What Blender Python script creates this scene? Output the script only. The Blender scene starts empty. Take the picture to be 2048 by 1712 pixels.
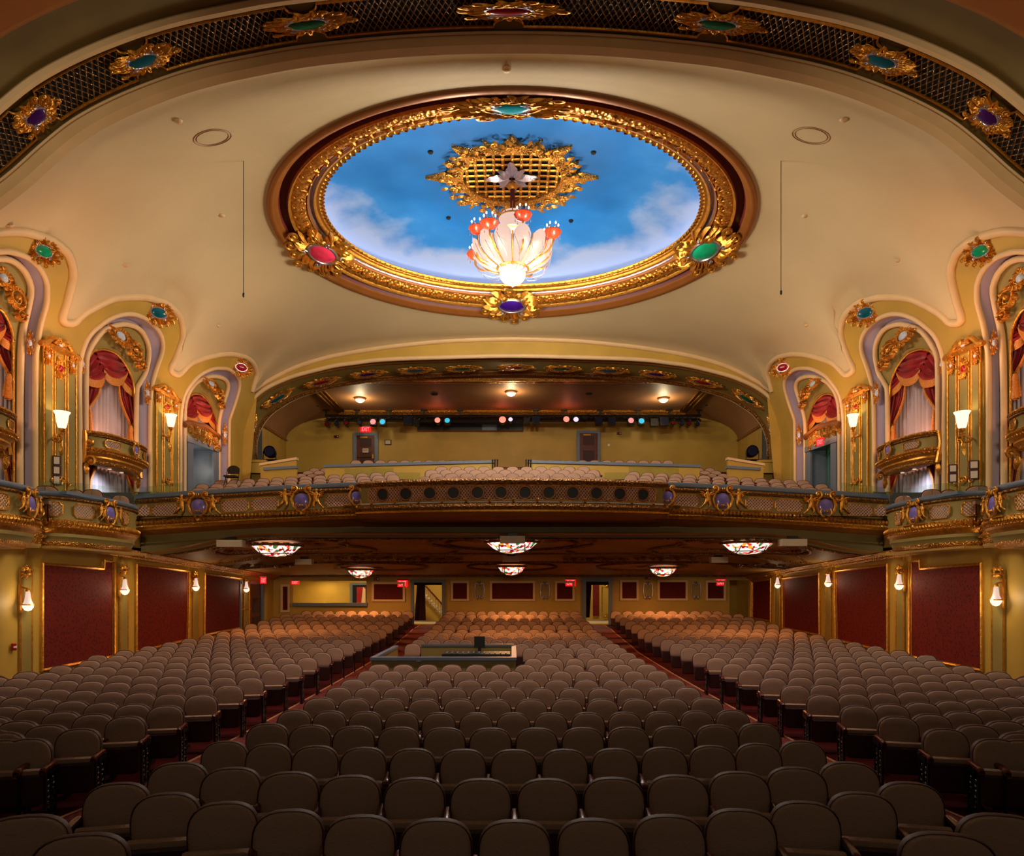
import bpy, bmesh, math, random
from mathutils import Vector, Matrix
from mathutils.bvhtree import BVHTree
from mathutils.geometry import delaunay_2d_cdt
C = bpy.context.scene.collection
SC = bpy.context.scene
PI = math.pi
# ------------------------------------------------------------------ camera
F, VX, VY, CZ = 1365.333, 1024.0, 1175.0, 2.65
cam = bpy.data.cameras.new('camera'); camo = bpy.data.objects.new('camera', cam); C.objects.link(camo)
cam.sensor_width = 36; cam.lens = 24; cam.shift_y = (VY - 856) / 2048.0
cam.clip_end = 200
camo.location = (0, 0, CZ); camo.rotation_euler = (PI / 2, 0, 0)
SC.camera = camo
# ------------------------------------------------------------------ light and exposure
SC.view_settings.view_transform = 'Standard'; SC.view_settings.look = 'None'
SC.view_settings.exposure = 0.0; SC.view_settings.gamma = 1.0
SC.view_settings.use_curve_mapping = False
SC.cycles.use_denoising = True
SC.cycles.max_bounces = 6; SC.cycles.diffuse_bounces = 3; SC.cycles.glossy_bounces = 3
SC.cycles.transparent_max_bounces = 8
SC.cycles.sample_clamp_indirect = 4.0
w = bpy.data.worlds.new('stage_house'); SC.world = w; w.use_nodes = True
w.node_tree.nodes['Background'].inputs[0].default_value = (1.0, .78, .55, 1)
w.node_tree.nodes['Background'].inputs[1].default_value = 0.03
def light(kind, name, loc, energy, col, size=.1, rot=None, **k):
    d = bpy.data.lights.new(name, kind); d.energy = energy; d.color = col
    if kind == 'AREA':
        d.shape = 'DISK'; d.size = size
    elif kind == 'SPOT':
        d.shadow_soft_size = size; d.spot_size = k.get('cone', 1.2); d.spot_blend = .8
    else:
        d.shadow_soft_size = size
    o = bpy.data.objects.new(name, d); C.objects.link(o); o.location = loc
    if rot: o.rotation_euler = rot
    return o
WARM = (1, .72, .42); SOFTW = (1, .84, .66); SALMON = (1, .45, .25)
# the chandelier's own light
for k in range(4):
    light('POINT', 'chandelier_light', (.02 + 2.2 * math.cos(.8 + k * PI / 2), 22.3 + 2.0 * math.sin(.8 + k * PI / 2), CZ + 9.35), 580, SOFTW, .3)
light('POINT', 'chandelier_light', (.02, 22.3, CZ + 12.0), 170, SOFTW, .35)
# added fill lamps, unseen behind the camera, brighten the side walls and balcony front
for az, en in ((-.47, 4500), (0, 900), (.47, 4500)):
    light('SPOT', 'stage_side_fill', (az * 3, -4, 5.5), en, (1, .80, .55), .8, (math.radians(97 if az else 92), 0, -az), cone=.8)
for x in (-6.5, 0, 6.5):
    light('SPOT', 'mid_row_fill', (x, 12.2, CZ + 9.6), 1200, (1, .76, .66), .2, (math.radians(16), 0, 0), cone=1.35)  # added spots with no fixture on the arch, lifting the middle seat rows
light('AREA', 'stage_side_fill', (0, -3.5, 8.5), 80, (1, .80, .55), 6.0, (math.radians(112), 0, 0))  # wide added fill lamp, unseen, above and behind the camera
# ------------------------------------------------------------------ helpers: points
def at(x, y, D): return Vector(((x - VX) / F * D, D, CZ + (VY - y) / F * D))
def wX(h): return -12.23 + (.28 * (h - 6.8) ** 1.25 if h > 6.8 else 0)
def wp(x, y, e=0.0, s=-1):
    X = -12.23
    for _ in range(40):
        D = X * F / (x - VX); h = (VY - y) / F * D
        X = X * .4 + .6 * (wX(min(h, 12)) - e)
    D = X * F / (x - VX)
    return Vector((X if s < 0 else -X, D, CZ + (VY - y) / F * D))
def pj(P): return Vector((VX + F * P[0] / P[1], VY - F * (P[2] - CZ) / P[1]))
def srgb(c):
    return tuple(((v / 255) / 12.92 if v / 255 <= .04045 else ((v / 255 + .055) / 1.055) ** 2.4) for v in c) + (1,)
# ------------------------------------------------------------------ materials
def nmat(name):
    m = bpy.data.materials.new(name); m.use_nodes = True
    return m, m.node_tree.nodes, m.node_tree.links, m.node_tree.nodes['Principled BSDF']
def mat(name, col, rough=.6, metal=0.0, var=.0, vscale=3.0, bump=.0, bscale=20.0, emit=None, estr=0, alpha=None, spec=None, btype='noise'):
    m, n, l, p = nmat(name)
    p.inputs['Roughness'].default_value = rough; p.inputs['Metallic'].default_value = metal
    p.inputs['Base Color'].default_value = srgb(col)
    if spec is not None: p.inputs['Specular IOR Level'].default_value = spec
    if var or bump:
        tc = n.new('ShaderNodeTexCoord')
    if var:
        t = n.new('ShaderNodeTexNoise'); t.inputs['Scale'].default_value = vscale; t.inputs['Detail'].default_value = 5
        r = n.new('ShaderNodeValToRGB'); c = srgb(col)
        r.color_ramp.elements[0].position = .3; r.color_ramp.elements[1].position = .7
        r.color_ramp.elements[0].color = tuple(v * (1 - var) for v in c[:3]) + (1,)
        r.color_ramp.elements[1].color = tuple(min(1, v * (1 + var)) for v in c[:3]) + (1,)
        l.new(tc.outputs['Object'], t.inputs['Vector']); l.new(t.outputs['Fac'], r.inputs['Fac']); l.new(r.outputs['Color'], p.inputs['Base Color'])
    if bump:
        if btype == 'noise':
            b = n.new('ShaderNodeTexNoise'); b.inputs['Scale'].default_value = bscale; out = b.outputs['Fac']; b.inputs['Detail'].default_value = 3
        else:
            b = n.new('ShaderNodeTexVoronoi'); b.inputs['Scale'].default_value = bscale; out = b.outputs['Distance']
        bp = n.new('ShaderNodeBump'); bp.inputs['Strength'].default_value = bump; bp.inputs['Distance'].default_value = .05
        l.new(tc.outputs['Object'], b.inputs['Vector']); l.new(out, bp.inputs['Height']); l.new(bp.outputs['Normal'], p.inputs['Normal'])
    if emit:
        p.inputs['Emission Color'].default_value = srgb(emit); p.inputs['Emission Strength'].default_value = estr
    if alpha is not None:
        p.inputs['Alpha'].default_value = alpha
    return m
def damask(name, c1, c2, scale, thr=.45):
    m, n, l, p = nmat(name); p.inputs['Roughness'].default_value = .7; p.inputs['Specular IOR Level'].default_value = .25
    tc = n.new('ShaderNodeTexCoord'); v = n.new('ShaderNodeTexVoronoi'); v.inputs['Scale'].default_value = scale
    nz = n.new('ShaderNodeTexNoise'); nz.inputs['Scale'].default_value = scale * 1.3
    mx = n.new('ShaderNodeMath'); mx.operation = 'MULTIPLY_ADD'; mx.inputs[1].default_value = 1.1; 
    r = n.new('ShaderNodeValToRGB'); r.color_ramp.elements[0].position = thr; r.color_ramp.elements[1].position = thr + .06
    r.color_ramp.elements[0].color = srgb(c1); r.color_ramp.elements[1].color = srgb(c2)
    l.new(tc.outputs['Object'], v.inputs['Vector']); l.new(tc.outputs['Object'], nz.inputs['Vector'])
    l.new(nz.outputs['Fac'], mx.inputs[0]); l.new(v.outputs['Distance'], mx.inputs[2]); mx.inputs[1].default_value = .5
    mul = n.new('ShaderNodeMath'); mul.operation = 'SUBTRACT'; mul.inputs[1].default_value = .12
    l.new(mx.outputs[0], mul.inputs[0]); l.new(mul.outputs[0], r.inputs['Fac']); l.new(r.outputs['Color'], p.inputs['Base Color'])
    return m
M = {}
M['ochre'] = mat('ochre_plaster', (186, 152, 62), .55, var=.10, vscale=.8, bump=.05, bscale=30)
M['olive'] = mat('olive_plaster', (148, 130, 66), .55, var=.10, vscale=1.2, bump=.05)
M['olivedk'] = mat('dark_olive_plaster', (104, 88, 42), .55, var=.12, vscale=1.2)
M['ceil'] = mat('buff_plaster', (206, 188, 146), .7, var=.07, vscale=.35, bump=.12, bscale=3.5)
M['cream'] = mat('cream_moulding', (222, 190, 140), .5, var=.05, vscale=2)
M['mauve'] = mat('mauve_plaster', (150, 136, 156), .55, var=.08, vscale=1.5)
M['gold'] = mat('gold_leaf', (214, 152, 58), .33, .75, var=.25, vscale=9, bump=.25, bscale=26)
M['goldc'] = mat('carved_gold', (206, 140, 52), .34, .7, var=.35, vscale=14, bump=1.0, bscale=9, btype='vor')
M['goldf'] = mat('fine_carved_gold', (212, 150, 62), .34, .7, var=.35, vscale=22, bump=1.0, bscale=24, btype='vor')
M['golddk'] = mat('antique_gold', (140, 96, 40), .42, .55, var=.35, vscale=12, bump=.9, bscale=16, btype='vor')
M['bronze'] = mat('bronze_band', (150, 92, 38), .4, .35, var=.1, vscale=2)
M['maroonp'] = mat('maroon_band', (96, 24, 22), .5, var=.1)
M['silver'] = mat('silver_leaf', (196, 190, 205), .28, .8, bump=.3, bscale=18)
M['pinkplate'] = mat('rose_backing', (150, 96, 84), .6)
M['pale'] = mat('pale_gilt', (232, 200, 170), .5, .1)
M['whiteplate'] = mat('white_backing', (226, 222, 220), .6)
M['rail'] = mat('blue_grey_paint', (104, 118, 136), .4, var=.06)
M['seat'] = mat('seat_fabric', (172, 138, 114), .85, var=.05, vscale=30, bump=.3, bscale=90)
M['shell'] = mat('maroon_shell', (60, 25, 25), .6)
M['iron'] = mat('cast_iron', (14, 16, 16), .3, .2)
M['wood'] = mat('mahogany', (86, 26, 14), .25, var=.3, vscale=8)
M['door'] = mat('door_wood', (92, 40, 28), .4, var=.2, vscale=5)
M['brass'] = mat('brass', (214, 162, 60), .3, .9)
M['black'] = mat('black_metal', (12, 12, 14), .45)
M['dark'] = mat('dark_void', (8, 7, 7), .9)
M['white'] = mat('white_paint', (225, 222, 215), .5)
M['paper'] = mat('paper', (205, 190, 165), .8)
M['velvet'] = mat('red_velvet', (150, 6, 16), .55, var=.25, vscale=3); M['velvet'].node_tree.nodes['Principled BSDF'].inputs['Sheen Weight'].default_value = .08
M['fringe'] = mat('gold_fringe', (205, 128, 44), .6, .1, var=.3, vscale=30)
M['sheer'] = mat('grey_sheer', (172, 164, 172), .75, var=.06, vscale=3)
M['damask'] = damask('red_damask', (78, 12, 9), (108, 22, 14), 11)
M['damaskp'] = damask('red_damask_panel', (70, 8, 8), (92, 14, 10), 14)
M['carpet'] = damask('red_carpet', (70, 10, 10), (112, 34, 24), 14, .5)
M['carpetd'] = mat('plain_red_carpet', (66, 8, 9), .95, var=.12, vscale=4, spec=.1)
M['gline'] = mat('gold_carpet_stripe', (176, 120, 72), .8)
M['soff'] = mat('soffit_plaster', (176, 136, 66), .6, var=.12, vscale=.8)
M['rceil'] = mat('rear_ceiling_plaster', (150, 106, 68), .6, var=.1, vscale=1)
for k, c in dict(green=(6, 92, 58), teal=(4, 92, 112), purple=(62, 18, 96), red=(150, 8, 26), pink=(232, 60, 96), emerald=(20, 170, 120), cyan=(30, 190, 225), violet=(62, 24, 140), lilac=(120, 108, 190), pearl=(190, 205, 225)).items():
    M['j_' + k] = mat('glass_' + k, c, .18, 0, var=.25, vscale=6)
for k, st in (('cyan', 1.2), ('pink', .6), ('emerald', .35)):
    p = M['j_' + k].node_tree.nodes['Principled BSDF']
def emis(name, col, st):
    m, n, l, p = nmat(name); p.inputs['Base Color'].default_value = tuple(v * .08 for v in srgb(col)[:3]) + (1,)
    p.inputs['Emission Color'].default_value = srgb(col); p.inputs['Emission Strength'].default_value = st; return m
M['lampw'] = emis('lit_warm_glass', (255, 226, 190), 1.6)
M['lampp'] = emis('lit_pale_glass', (255, 214, 196), .8)
M['bulb'] = emis('lit_candle', (255, 220, 190), 9)
M['exit'] = emis('lit_red_sign', (235, 10, 22), 1.6)
M['exitt'] = emis('lit_red_letters', (255, 90, 90), 3.0)
M['cove'] = emis('cove_tube', (200, 215, 255), 2.8)
M['litred'] = emis('lit_red_lens', (255, 104, 84), 2.6)
M['litcyan'] = emis('lit_cyan_lens', (50, 175, 205), 1.3)
M['litpale'] = emis('lit_pale_lens', (225, 205, 230), 1.3)
M['litpink'] = emis('lit_pink_lens', (255, 130, 130), 1.5)
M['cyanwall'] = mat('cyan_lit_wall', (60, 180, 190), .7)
M['lens'] = mat('dark_lens', (30, 34, 60), .1)
M['redlens'] = mat('red_gel', (90, 10, 14), .3)
def glassmat():
    m, n, l, p = nmat('guard_glass')
    for q in list(n):
        if q.type != 'OUTPUT_MATERIAL': n.remove(q)
    out = [q for q in n if q.type == 'OUTPUT_MATERIAL'][0]
    t = n.new('ShaderNodeBsdfTransparent'); t.inputs[0].default_value = (.90, .97, .93, 1)
    g = n.new('ShaderNodeBsdfGlossy'); g.inputs['Roughness'].default_value = .02; g.inputs[0].default_value = (.6, .8, .7, 1)
    x = n.new('ShaderNodeMixShader'); x.inputs[0].default_value = .07
    l.new(t.outputs[0], x.inputs[1]); l.new(g.outputs[0], x.inputs[2]); l.new(x.outputs[0], out.inputs[0])
    return m
M['glass'] = glassmat()
M['emgreen'] = mat('green_lit_wall', (120, 150, 60), .7)
M['cyandoor'] = mat('teal_door', (60, 110, 120), .5)
def skymat():
    m, n, l, p = nmat('painted_sky'); p.inputs['Roughness'].default_value = .8
    tc = n.new('ShaderNodeTexCoord'); mp = n.new('ShaderNodeMapping'); mp.inputs['Location'].default_value = (0, -21.95 / 5.2, 0); mp.inputs['Scale'].default_value = (1 / 6.3, 1 / 5.2, 0)
    ln = n.new('ShaderNodeVectorMath'); ln.operation = 'LENGTH'
    nz = n.new('ShaderNodeTexNoise'); nz.inputs['Scale'].default_value = .55; nz.inputs['Detail'].default_value = 6
    ad = n.new('ShaderNodeMath'); ad.operation = 'MULTIPLY_ADD'; ad.inputs[1].default_value = .75
    r = n.new('ShaderNodeValToRGB'); e = r.color_ramp.elements
    e[0].position = .44; e[0].color = srgb((0, 84, 150)); e[1].position = 1.0; e[1].color = srgb((160, 184, 228))
    x = e.new(.68); x.color = srgb((0, 108, 190)); x = e.new(.85); x.color = srgb((40, 132, 214))
    l.new(tc.outputs['Object'], mp.inputs['Vector']); l.new(mp.outputs[0], ln.inputs[0]); l.new(tc.outputs['Object'], nz.inputs['Vector'])
    l.new(nz.outputs['Fac'], ad.inputs[0]); l.new(ln.outputs['Value'], ad.inputs[2])
    sc = n.new('ShaderNodeMath'); sc.operation = 'MULTIPLY'; sc.inputs[1].default_value = 1 / 1.4
    l.new(ad.outputs[0], sc.inputs[0]); l.new(sc.outputs[0], r.inputs['Fac']); l.new(r.outputs['Color'], p.inputs['Base Color'])
    return m
M['sky'] = skymat()
def stained():
    m, n, l, p = nmat('stained_glass_lit')
    tc = n.new('ShaderNodeTexCoord'); v = n.new('ShaderNodeTexVoronoi'); v.inputs['Scale'].default_value = 9; v.feature = 'F1'
    r = n.new('ShaderNodeValToRGB'); r.color_ramp.interpolation = 'CONSTANT'; e = r.color_ramp.elements
    e[0].position = 0; e[0].color = srgb((250, 240, 235)); e[1].position = .45; e[1].color = srgb((240, 60, 30))
    for q, c in ((.6, (250, 240, 235)), (.72, (60, 120, 60)), (.8, (250, 170, 60)), (.88, (150, 10, 20))):
        x = e.new(q); x.color = srgb(c)
    s = n.new('ShaderNodeSeparateColor'); l.new(tc.outputs['Object'], v.inputs['Vector']); l.new(v.outputs['Color'], s.inputs[0]); l.new(s.outputs[0], r.inputs['Fac'])
    l.new(r.outputs['Color'], p.inputs['Base Color']); l.new(r.outputs['Color'], p.inputs['Emission Color']); p.inputs['Emission Strength'].default_value = 1.1
    return m
M['stained'] = stained()
M['amber'] = mat('amber_glass', (214, 66, 30), .3, .2)
# ------------------------------------------------------------------ mesh builder
def wm(o):
    m = o.matrix_basis.copy()
    while o.parent: o = o.parent; m = o.matrix_basis @ m
    return m
class MB:
    def __init__(s): s.v = []; s.f = []
    def add(s, vs, fs, T=None):
        o = len(s.v); s.v += [tuple(T @ Vector(p)) if T else tuple(p) for p in vs]; s.f += [tuple(o + i for i in f) for f in fs]
    def box(s, c, d, T=None):
        x, y, z = c; a, b, e = d[0] / 2, d[1] / 2, d[2] / 2
        s.add([(x + i * a, y + j * b, z + k * e) for i in (-1, 1) for j in (-1, 1) for k in (-1, 1)],
              [(0, 1, 3, 2), (4, 6, 7, 5), (0, 4, 5, 1), (2, 3, 7, 6), (0, 2, 6, 4), (1, 5, 7, 3)], T)
    def slab(s, quad, d):   # quad of 4 Vectors extruded by vector d
        q = [Vector(p) for p in quad]; q += [p + Vector(d) for p in q]
        s.add(q, [(0, 1, 2, 3), (7, 6, 5, 4), (0, 4, 5, 1), (1, 5, 6, 2), (2, 6, 7, 3), (3, 7, 4, 0)])
    def tube(s, pts, r, n=6, closed=False, caps=True, T=None, flat=1.0):
        P = [Vector(p) for p in pts]; N = len(P); rs = r if isinstance(r, (list, tuple)) else [r] * N
        vs = []; up = None
        for i in range(N):
            a = P[i - 1] if (i > 0 or closed) else P[i]; b = P[(i + 1) % N] if (i < N - 1 or closed) else P[i]
            t = (b - a)
            t = t.normalized() if t.length > 1e-9 else Vector((0, 0, 1))
            if up is None:
                up = 1; x = t.cross(Vector((0, 0, 1)) if abs(t.z) < .9 else Vector((0, 1, 0)))
            else:
                x = px_ - t * px_.dot(t)
                if x.length < 1e-3: x = t.cross(Vector((1, .3, .2)))
            x.normalize(); px_ = x; u = x.cross(t).normalized()
            for k in range(n):
                q = 2 * PI * k / n; vs.append(P[i] + x * math.cos(q) * rs[i] + u * math.sin(q) * rs[i] * flat)
        fs = []
        for i in range(N if closed else N - 1):
            j = (i + 1) % N
            for k in range(n): fs.append((i * n + k, i * n + (k + 1) % n, j * n + (k + 1) % n, j * n + k))
        if caps and not closed:
            fs.append(tuple(range(n - 1, -1, -1))); fs.append(tuple((N - 1) * n + k for k in range(n)))
        s.add(vs, fs, T)
    def strip(s, A, B, T=None):
        n = len(A); s.add(list(A) + list(B), [(i, i + 1, n + i + 1, n + i) for i in range(n - 1)], T)
    def loft(s, rows, closed=False, T=None):
        n = len(rows[0]); vs = [p for r in rows for p in r]; fs = []
        for i in range(len(rows) - 1):
            for k in range(n if closed else n - 1):
                j = (k + 1) % n; fs.append((i * n + k, i * n + j, (i + 1) * n + j, (i + 1) * n + k))
        s.add(vs, fs, T)
    def lathe(s, prof, n=16, T=None):  # prof (r,z)
        s.loft([[(r * math.cos(2 * PI * k / n), r * math.sin(2 * PI * k / n), z) for k in range(n)] for r, z in prof], True, T)
    def ell(s, c, r, n=10, m=6, T=None):
        rows = [[(c[0] + r[0] * math.sin(PI * i / m) * math.cos(2 * PI * k / n), c[1] + r[1] * math.sin(PI * i / m) * math.sin(2 * PI * k / n), c[2] + r[2] * math.cos(PI * i / m)) for k in range(n)] for i in range(m + 1)]
        s.loft(rows, True, T)
    def poly(s, pts, d, T=None):   # planar polygon with thickness vector
        n = len(pts); P = [Vector(p) for p in pts]; Q = [p + Vector(d) for p in P]
        s.add(P + Q, [tuple(range(n)), tuple(range(2 * n - 1, n - 1, -1))] + [(i, n + i, n + (i + 1) % n, (i + 1) % n) for i in range(n)], T)
    def leaf(s, x, y, a, L, W, bend=.6, h=.05, T=None, n=6):
        L3 = [[], [], []]; px, py = x, y; t = a
        for i in range(n + 1):
            q = i / n; wd = W * (math.sin(PI * min(1, q * .9 + .1)) ** .7) * (1 if i % 2 else .72) * .5
            if i == n: wd = .001
            cx, cy = math.cos(t), math.sin(t)
            L3[0].append((px - cy * wd, py + cx * wd, 0.0)); L3[1].append((px, py, h * (.4 + math.sin(PI * q)))); L3[2].append((px + cy * wd, py - cx * wd, 0.0))
            px += cx * L / n; py += cy * L / n; t += bend / n
        s.loft(L3, T=T)
    def spiral(s, x, y, a, R, dr, turns=1.4, th=.03, T=None, n=5, z=.03):
        # starts at (x,y) heading a, curls with radius shrinking
        cx, cy = x - math.sin(a) * R * dr, y + math.cos(a) * R * dr
        p0 = math.atan2(y - cy, x - cx); pts = []; rs = []; N = int(12 * turns)
        for i in range(N + 1):
            q = i / N; r = R * (1 - .82 * q); g = p0 + dr * turns * 2 * PI * q
            pts.append((cx + r * math.cos(g), cy + r * math.sin(g), z)); rs.append(th * (1 - .5 * q))
        s.tube(pts, rs, n, T=T); s.ell((cx, cy, z), (th * 1.5,) * 3, 6, 4, T)
    def build(s, name, m, parent=None, smooth=True, label=None, cat=None, group=None, kind=None, local=False, origin=None):
        me = s.mesh(name, m, smooth)
        o = bpy.data.objects.new(name, me); C.objects.link(o)
        if parent:
            o.parent = parent
            if not local:
                me.transform(wm(parent).inverted())
        elif origin is not None:
            me.transform(Matrix.Translation(-Vector(origin))); o.location = origin
        tag(o, label, cat, group, kind); return o
    def mesh(s, name, m, smooth=True):
        me = bpy.data.meshes.new(name); me.from_pydata([tuple(v) for v in s.v], [], s.f); me.materials.append(m if not isinstance(m, str) else M[m])
        if smooth:
            me.polygons.foreach_set('use_smooth', [True] * len(me.polygons))
            try: me.set_sharp_from_angle(angle=math.radians(50))
            except Exception: pass
        me.update(); return me
def tag(o, label=None, cat=None, group=None, kind=None):
    if label: o['label'] = label
    if cat: o['category'] = cat
    if group: o['group'] = group
    if kind: o['kind'] = kind
    return o
def empty(name, loc, label, cat, group=None, mtx=None):
    o = bpy.data.objects.new(name, None); C.objects.link(o); o.empty_display_size = .2
    if mtx is not None: o.matrix_basis = mtx
    else: o.location = loc
    return tag(o, label, cat, group)
def inst(name, me, parent=None, loc=(0, 0, 0), mtx=None):
    o = bpy.data.objects.new(name, me); C.objects.link(o)
    if mtx is not None: o.matrix_basis = mtx
    else: o.location = loc
    if parent: o.parent = parent
    return o
def struct(mb, name, m, smooth=True, parent=None):
    return mb.build(name, m, parent, smooth, kind=None if parent else 'structure')
def frame(P, u, v):
    u = Vector(u).normalized(); v = Vector(v); v = (v - u * v.dot(u)).normalized(); n = u.cross(v)
    m = Matrix((u, v, n)).transposed().to_4x4(); m.translation = P; return m
def pxscale(mtx, wpx, hpx):
    P = mtx.translation; u = mtx.col[0].to_3d(); v = mtx.col[1].to_3d(); e = .05
    return wpx / ((pj(P + u * e) - pj(P - u * e)).length / (2 * e)), hpx / ((pj(P + v * e) - pj(P - v * e)).length / (2 * e))
def smoothline(pts, n=6, closed=False):
    P = [Vector(p) for p in pts]; out = []; N = len(P)
    for i in range(N if closed else N - 1):
        g = lambda k: P[k % N] if closed else P[max(0, min(N - 1, k))]
        a, b, c, d = g(i - 1), g(i), g(i + 1), g(i + 2)
        for k in range(n):
            t = k / n
            out.append(.5 * ((2 * b) + (c - a) * t + (2 * a - 5 * b + 4 * c - d) * t * t + (3 * b - a - 3 * c + d) * t ** 3))
    if not closed: out.append(P[-1])
    return out
def resample(P, n):
    P = [Vector(p) for p in P]; L = [0]
    for a, b in zip(P, P[1:]): L.append(L[-1] + (b - a).length)
    out = []; j = 0
    for i in range(n):
        t = L[-1] * i / (n - 1)
        while j < len(L) - 2 and L[j + 1] < t: j += 1
        q = (t - L[j]) / max(1e-9, L[j + 1] - L[j]); out.append(P[j].lerp(P[j + 1], min(1, q)))
    return out
def inside(x, y, poly):
    c = False; j = len(poly) - 1
    for i in range(len(poly)):
        xi, yi = poly[i]; xj, yj = poly[j]
        if (yi > y) != (yj > y) and x < (xj - xi) * (y - yi) / (yj - yi) + xi: c = not c
        j = i
    return c
def region(outer, holes, fn, step):
    """triangulated plane region with holes, mapped by fn(a,b)->3D"""
    vs = []; es = []
    for loop in [outer] + holes:
        o = len(vs); vs += [Vector((p[0], p[1])) for p in loop]; es += [(o + i, o + (i + 1) % len(loop)) for i in range(len(loop))]
    if step:
        x0 = min(p[0] for p in outer); x1 = max(p[0] for p in outer); y0 = min(p[1] for p in outer); y1 = max(p[1] for p in outer)
        for i in range(int((x1 - x0) / step) + 1):
            for j in range(int((y1 - y0) / step) + 1):
                x, y = x0 + (i + .5) * step, y0 + (j + .5) * step
                if inside(x, y, outer) and not any(inside(x, y, h) for h in holes): vs.append(Vector((x, y)))
    V, E, FF, *_ = delaunay_2d_cdt(vs, es, [], 0, 1e-5)
    mb = MB(); fs = []
    for f in FF:
        cx = sum(V[i].x for i in f) / len(f); cy = sum(V[i].y for i in f) / len(f)
        if inside(cx, cy, outer) and not any(inside(cx, cy, h) for h in holes): fs.append(tuple(f))
    mb.add([fn(v.x, v.y) for v in V], fs); return mb
def sweep(path, nrm, prof):
    """path: list of 3D points, nrm: outward plan normals, prof (out, dz)"""
    mb = MB(); mb.loft([[p + n * o + Vector((0, 0, dz)) for p, n in zip(path, nrm)] for o, dz in prof]); return mb
SIDEW = {-1: 'fire alarm side', 1: 'cyan door side'}
ORD = 'zeroth first second third fourth fifth sixth seventh eighth ninth tenth eleventh twelfth thirteenth fourteenth fifteenth sixteenth seventeenth eighteenth nineteenth twentieth twenty-first twenty-second twenty-third twenty-fourth'.split()
# ================================================================== FLOOR
FP = [(0, .08), (15, .08), (20, .118), (22.85, .167), (25.5, .221), (26.9, .332), (28.3, .40), (29.7, .484), (31.1, .56), (32.5, .671), (36, .74), (60, .74)]
def fz(Y):
    for (a, za), (b, zb) in zip(FP, FP[1:]):
        if a <= Y <= b: return za + (zb - za) * (Y - a) / (b - a)
    return .08
YS = [1, 8, 15, 20, 22.85, 25.5, 26.9, 28.3, 29.7, 31.1, 32.5, 35.4]
mb = MB(); mb.loft([[(x, y, fz(y)) for x in (-12.4, -8, -4, 0, 4, 8, 12.4)] for y in YS]); mb.loft([[(x, y, fz(y) - .1) for x in (-12.4, 12.4)] for y in YS])
struct(mb, 'floor', 'carpetd', False)
def aisleX(D): return 4.95 + (.30 * max(0, 10.4 - D) / 2.9) + (.12 * max(0, 7.6 - D))
for s in (-1, 1):
    mb = MB(); ys = [3, 4, 5, 6, 7, 8, 9, 10, 11, 12, 13, 15, 17.5, 20, 22.85, 25.5, 26.9, 28.3, 29.7, 31.1, 32.5, 35]
    mb.strip([(s * (aisleX(y) - .27), y, fz(y) + .008) for y in ys], [(s * 3.1, y, fz(y) + .008) for y in ys])
    struct(mb, 'floor_aisle_carpet', 'carpet', False)
    mb = MB(); mb.strip([(s * (aisleX(y) - .27), y, fz(y) + .012) for y in ys], [(s * (aisleX(y) - .215), y, fz(y) + .012) for y in ys])
    struct(mb, 'trim_aisle_stripe', 'gline', False)
# ================================================================== UPPER SIDE WALLS
CL = [(-40, 470), (0, 463), (42, 463), (84, 473.6), (108, 484), (122, 494.6), (136, 508), (143, 526), (146, 543), (145, 560), (134.6, 602), (125, 640), (145, 646), (160, 633), (176.6, 621), (218.7, 600), (243, 595), (269, 594), (292, 595), (311, 600), (330, 606), (345, 616.6), (358, 631), (364, 648), (364, 677.5), (349, 719.6), (340.6, 738.5), (356.6, 749), (378.5, 728), (399, 719), (420.5, 713), (440, 709), (462.6, 708), (480, 711), (492, 715), (504, 724), (511, 736), (513, 746), (511, 757), (504.6, 782.7)]
OUT = {2: [(158, 984), (158, 860), (158, 736), (168, 690), (181, 667), (198, 652), (216, 639), (235.5, 631), (252, 628), (269, 629), (288, 636), (303, 648), (314, 659), (322, 673), (325, 688), (324, 703), (318, 722), (311, 741), (302, 778), (299, 830), (299, 984)],
       3: [(360, 985), (360, 900), (360, 842), (365, 800), (373.6, 779), (390, 758), (402, 748), (415.7, 741), (429, 737), (443, 736.7), (455, 738), (464, 743), (472, 750), (477.7, 760), (478.5, 769), (477.7, 779), (470, 806), (460, 835.6), (457.8, 852), (456.7, 985)],
       1: [(-97, 984), (-97, 760), (-97, 640), (-95, 580), (-80, 540), (-50, 515), (-20, 505), (0, 503), (17, 503), (34, 507), (50, 513), (63, 522), (76, 534), (84, 547), (91, 563), (93, 581), (91, 610), (80, 648), (73.6, 686), (69, 736), (68.5, 984)]}
INN = {2: [(173, 984), (171, 867), (172.5, 728), (176, 708), (183, 692), (202, 665), (218, 655), (235.5, 650), (248, 648), (260.7, 650), (272, 654), (283, 662), (291, 675), (296.5, 690), (298, 705), (296.5, 722), (290, 749), (277.6, 770), (273, 800), (273, 984)],
       3: [(369, 985), (369.2, 900), (369.4, 831), (371.5, 806), (378, 785), (390, 768), (401, 760), (413.6, 754.6), (425, 752.5), (436.7, 753.5), (445, 756), (451.5, 760), (455.5, 766), (456.7, 774), (455, 784), (451.5, 793.5), (445, 814.5), (440, 833.5), (437.8, 863), (437.8, 985)],
       1: [(-86, 984), (-86, 800), (-86, 660), (-82, 600), (-70, 560), (-45, 532), (-20, 519), (0, 517), (13, 518), (25, 522), (36, 529), (46, 539), (54, 551), (59, 564), (62, 577), (61, 592), (54.7, 623), (46, 661), (42, 707), (40, 820), (40, 984)]}
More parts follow.
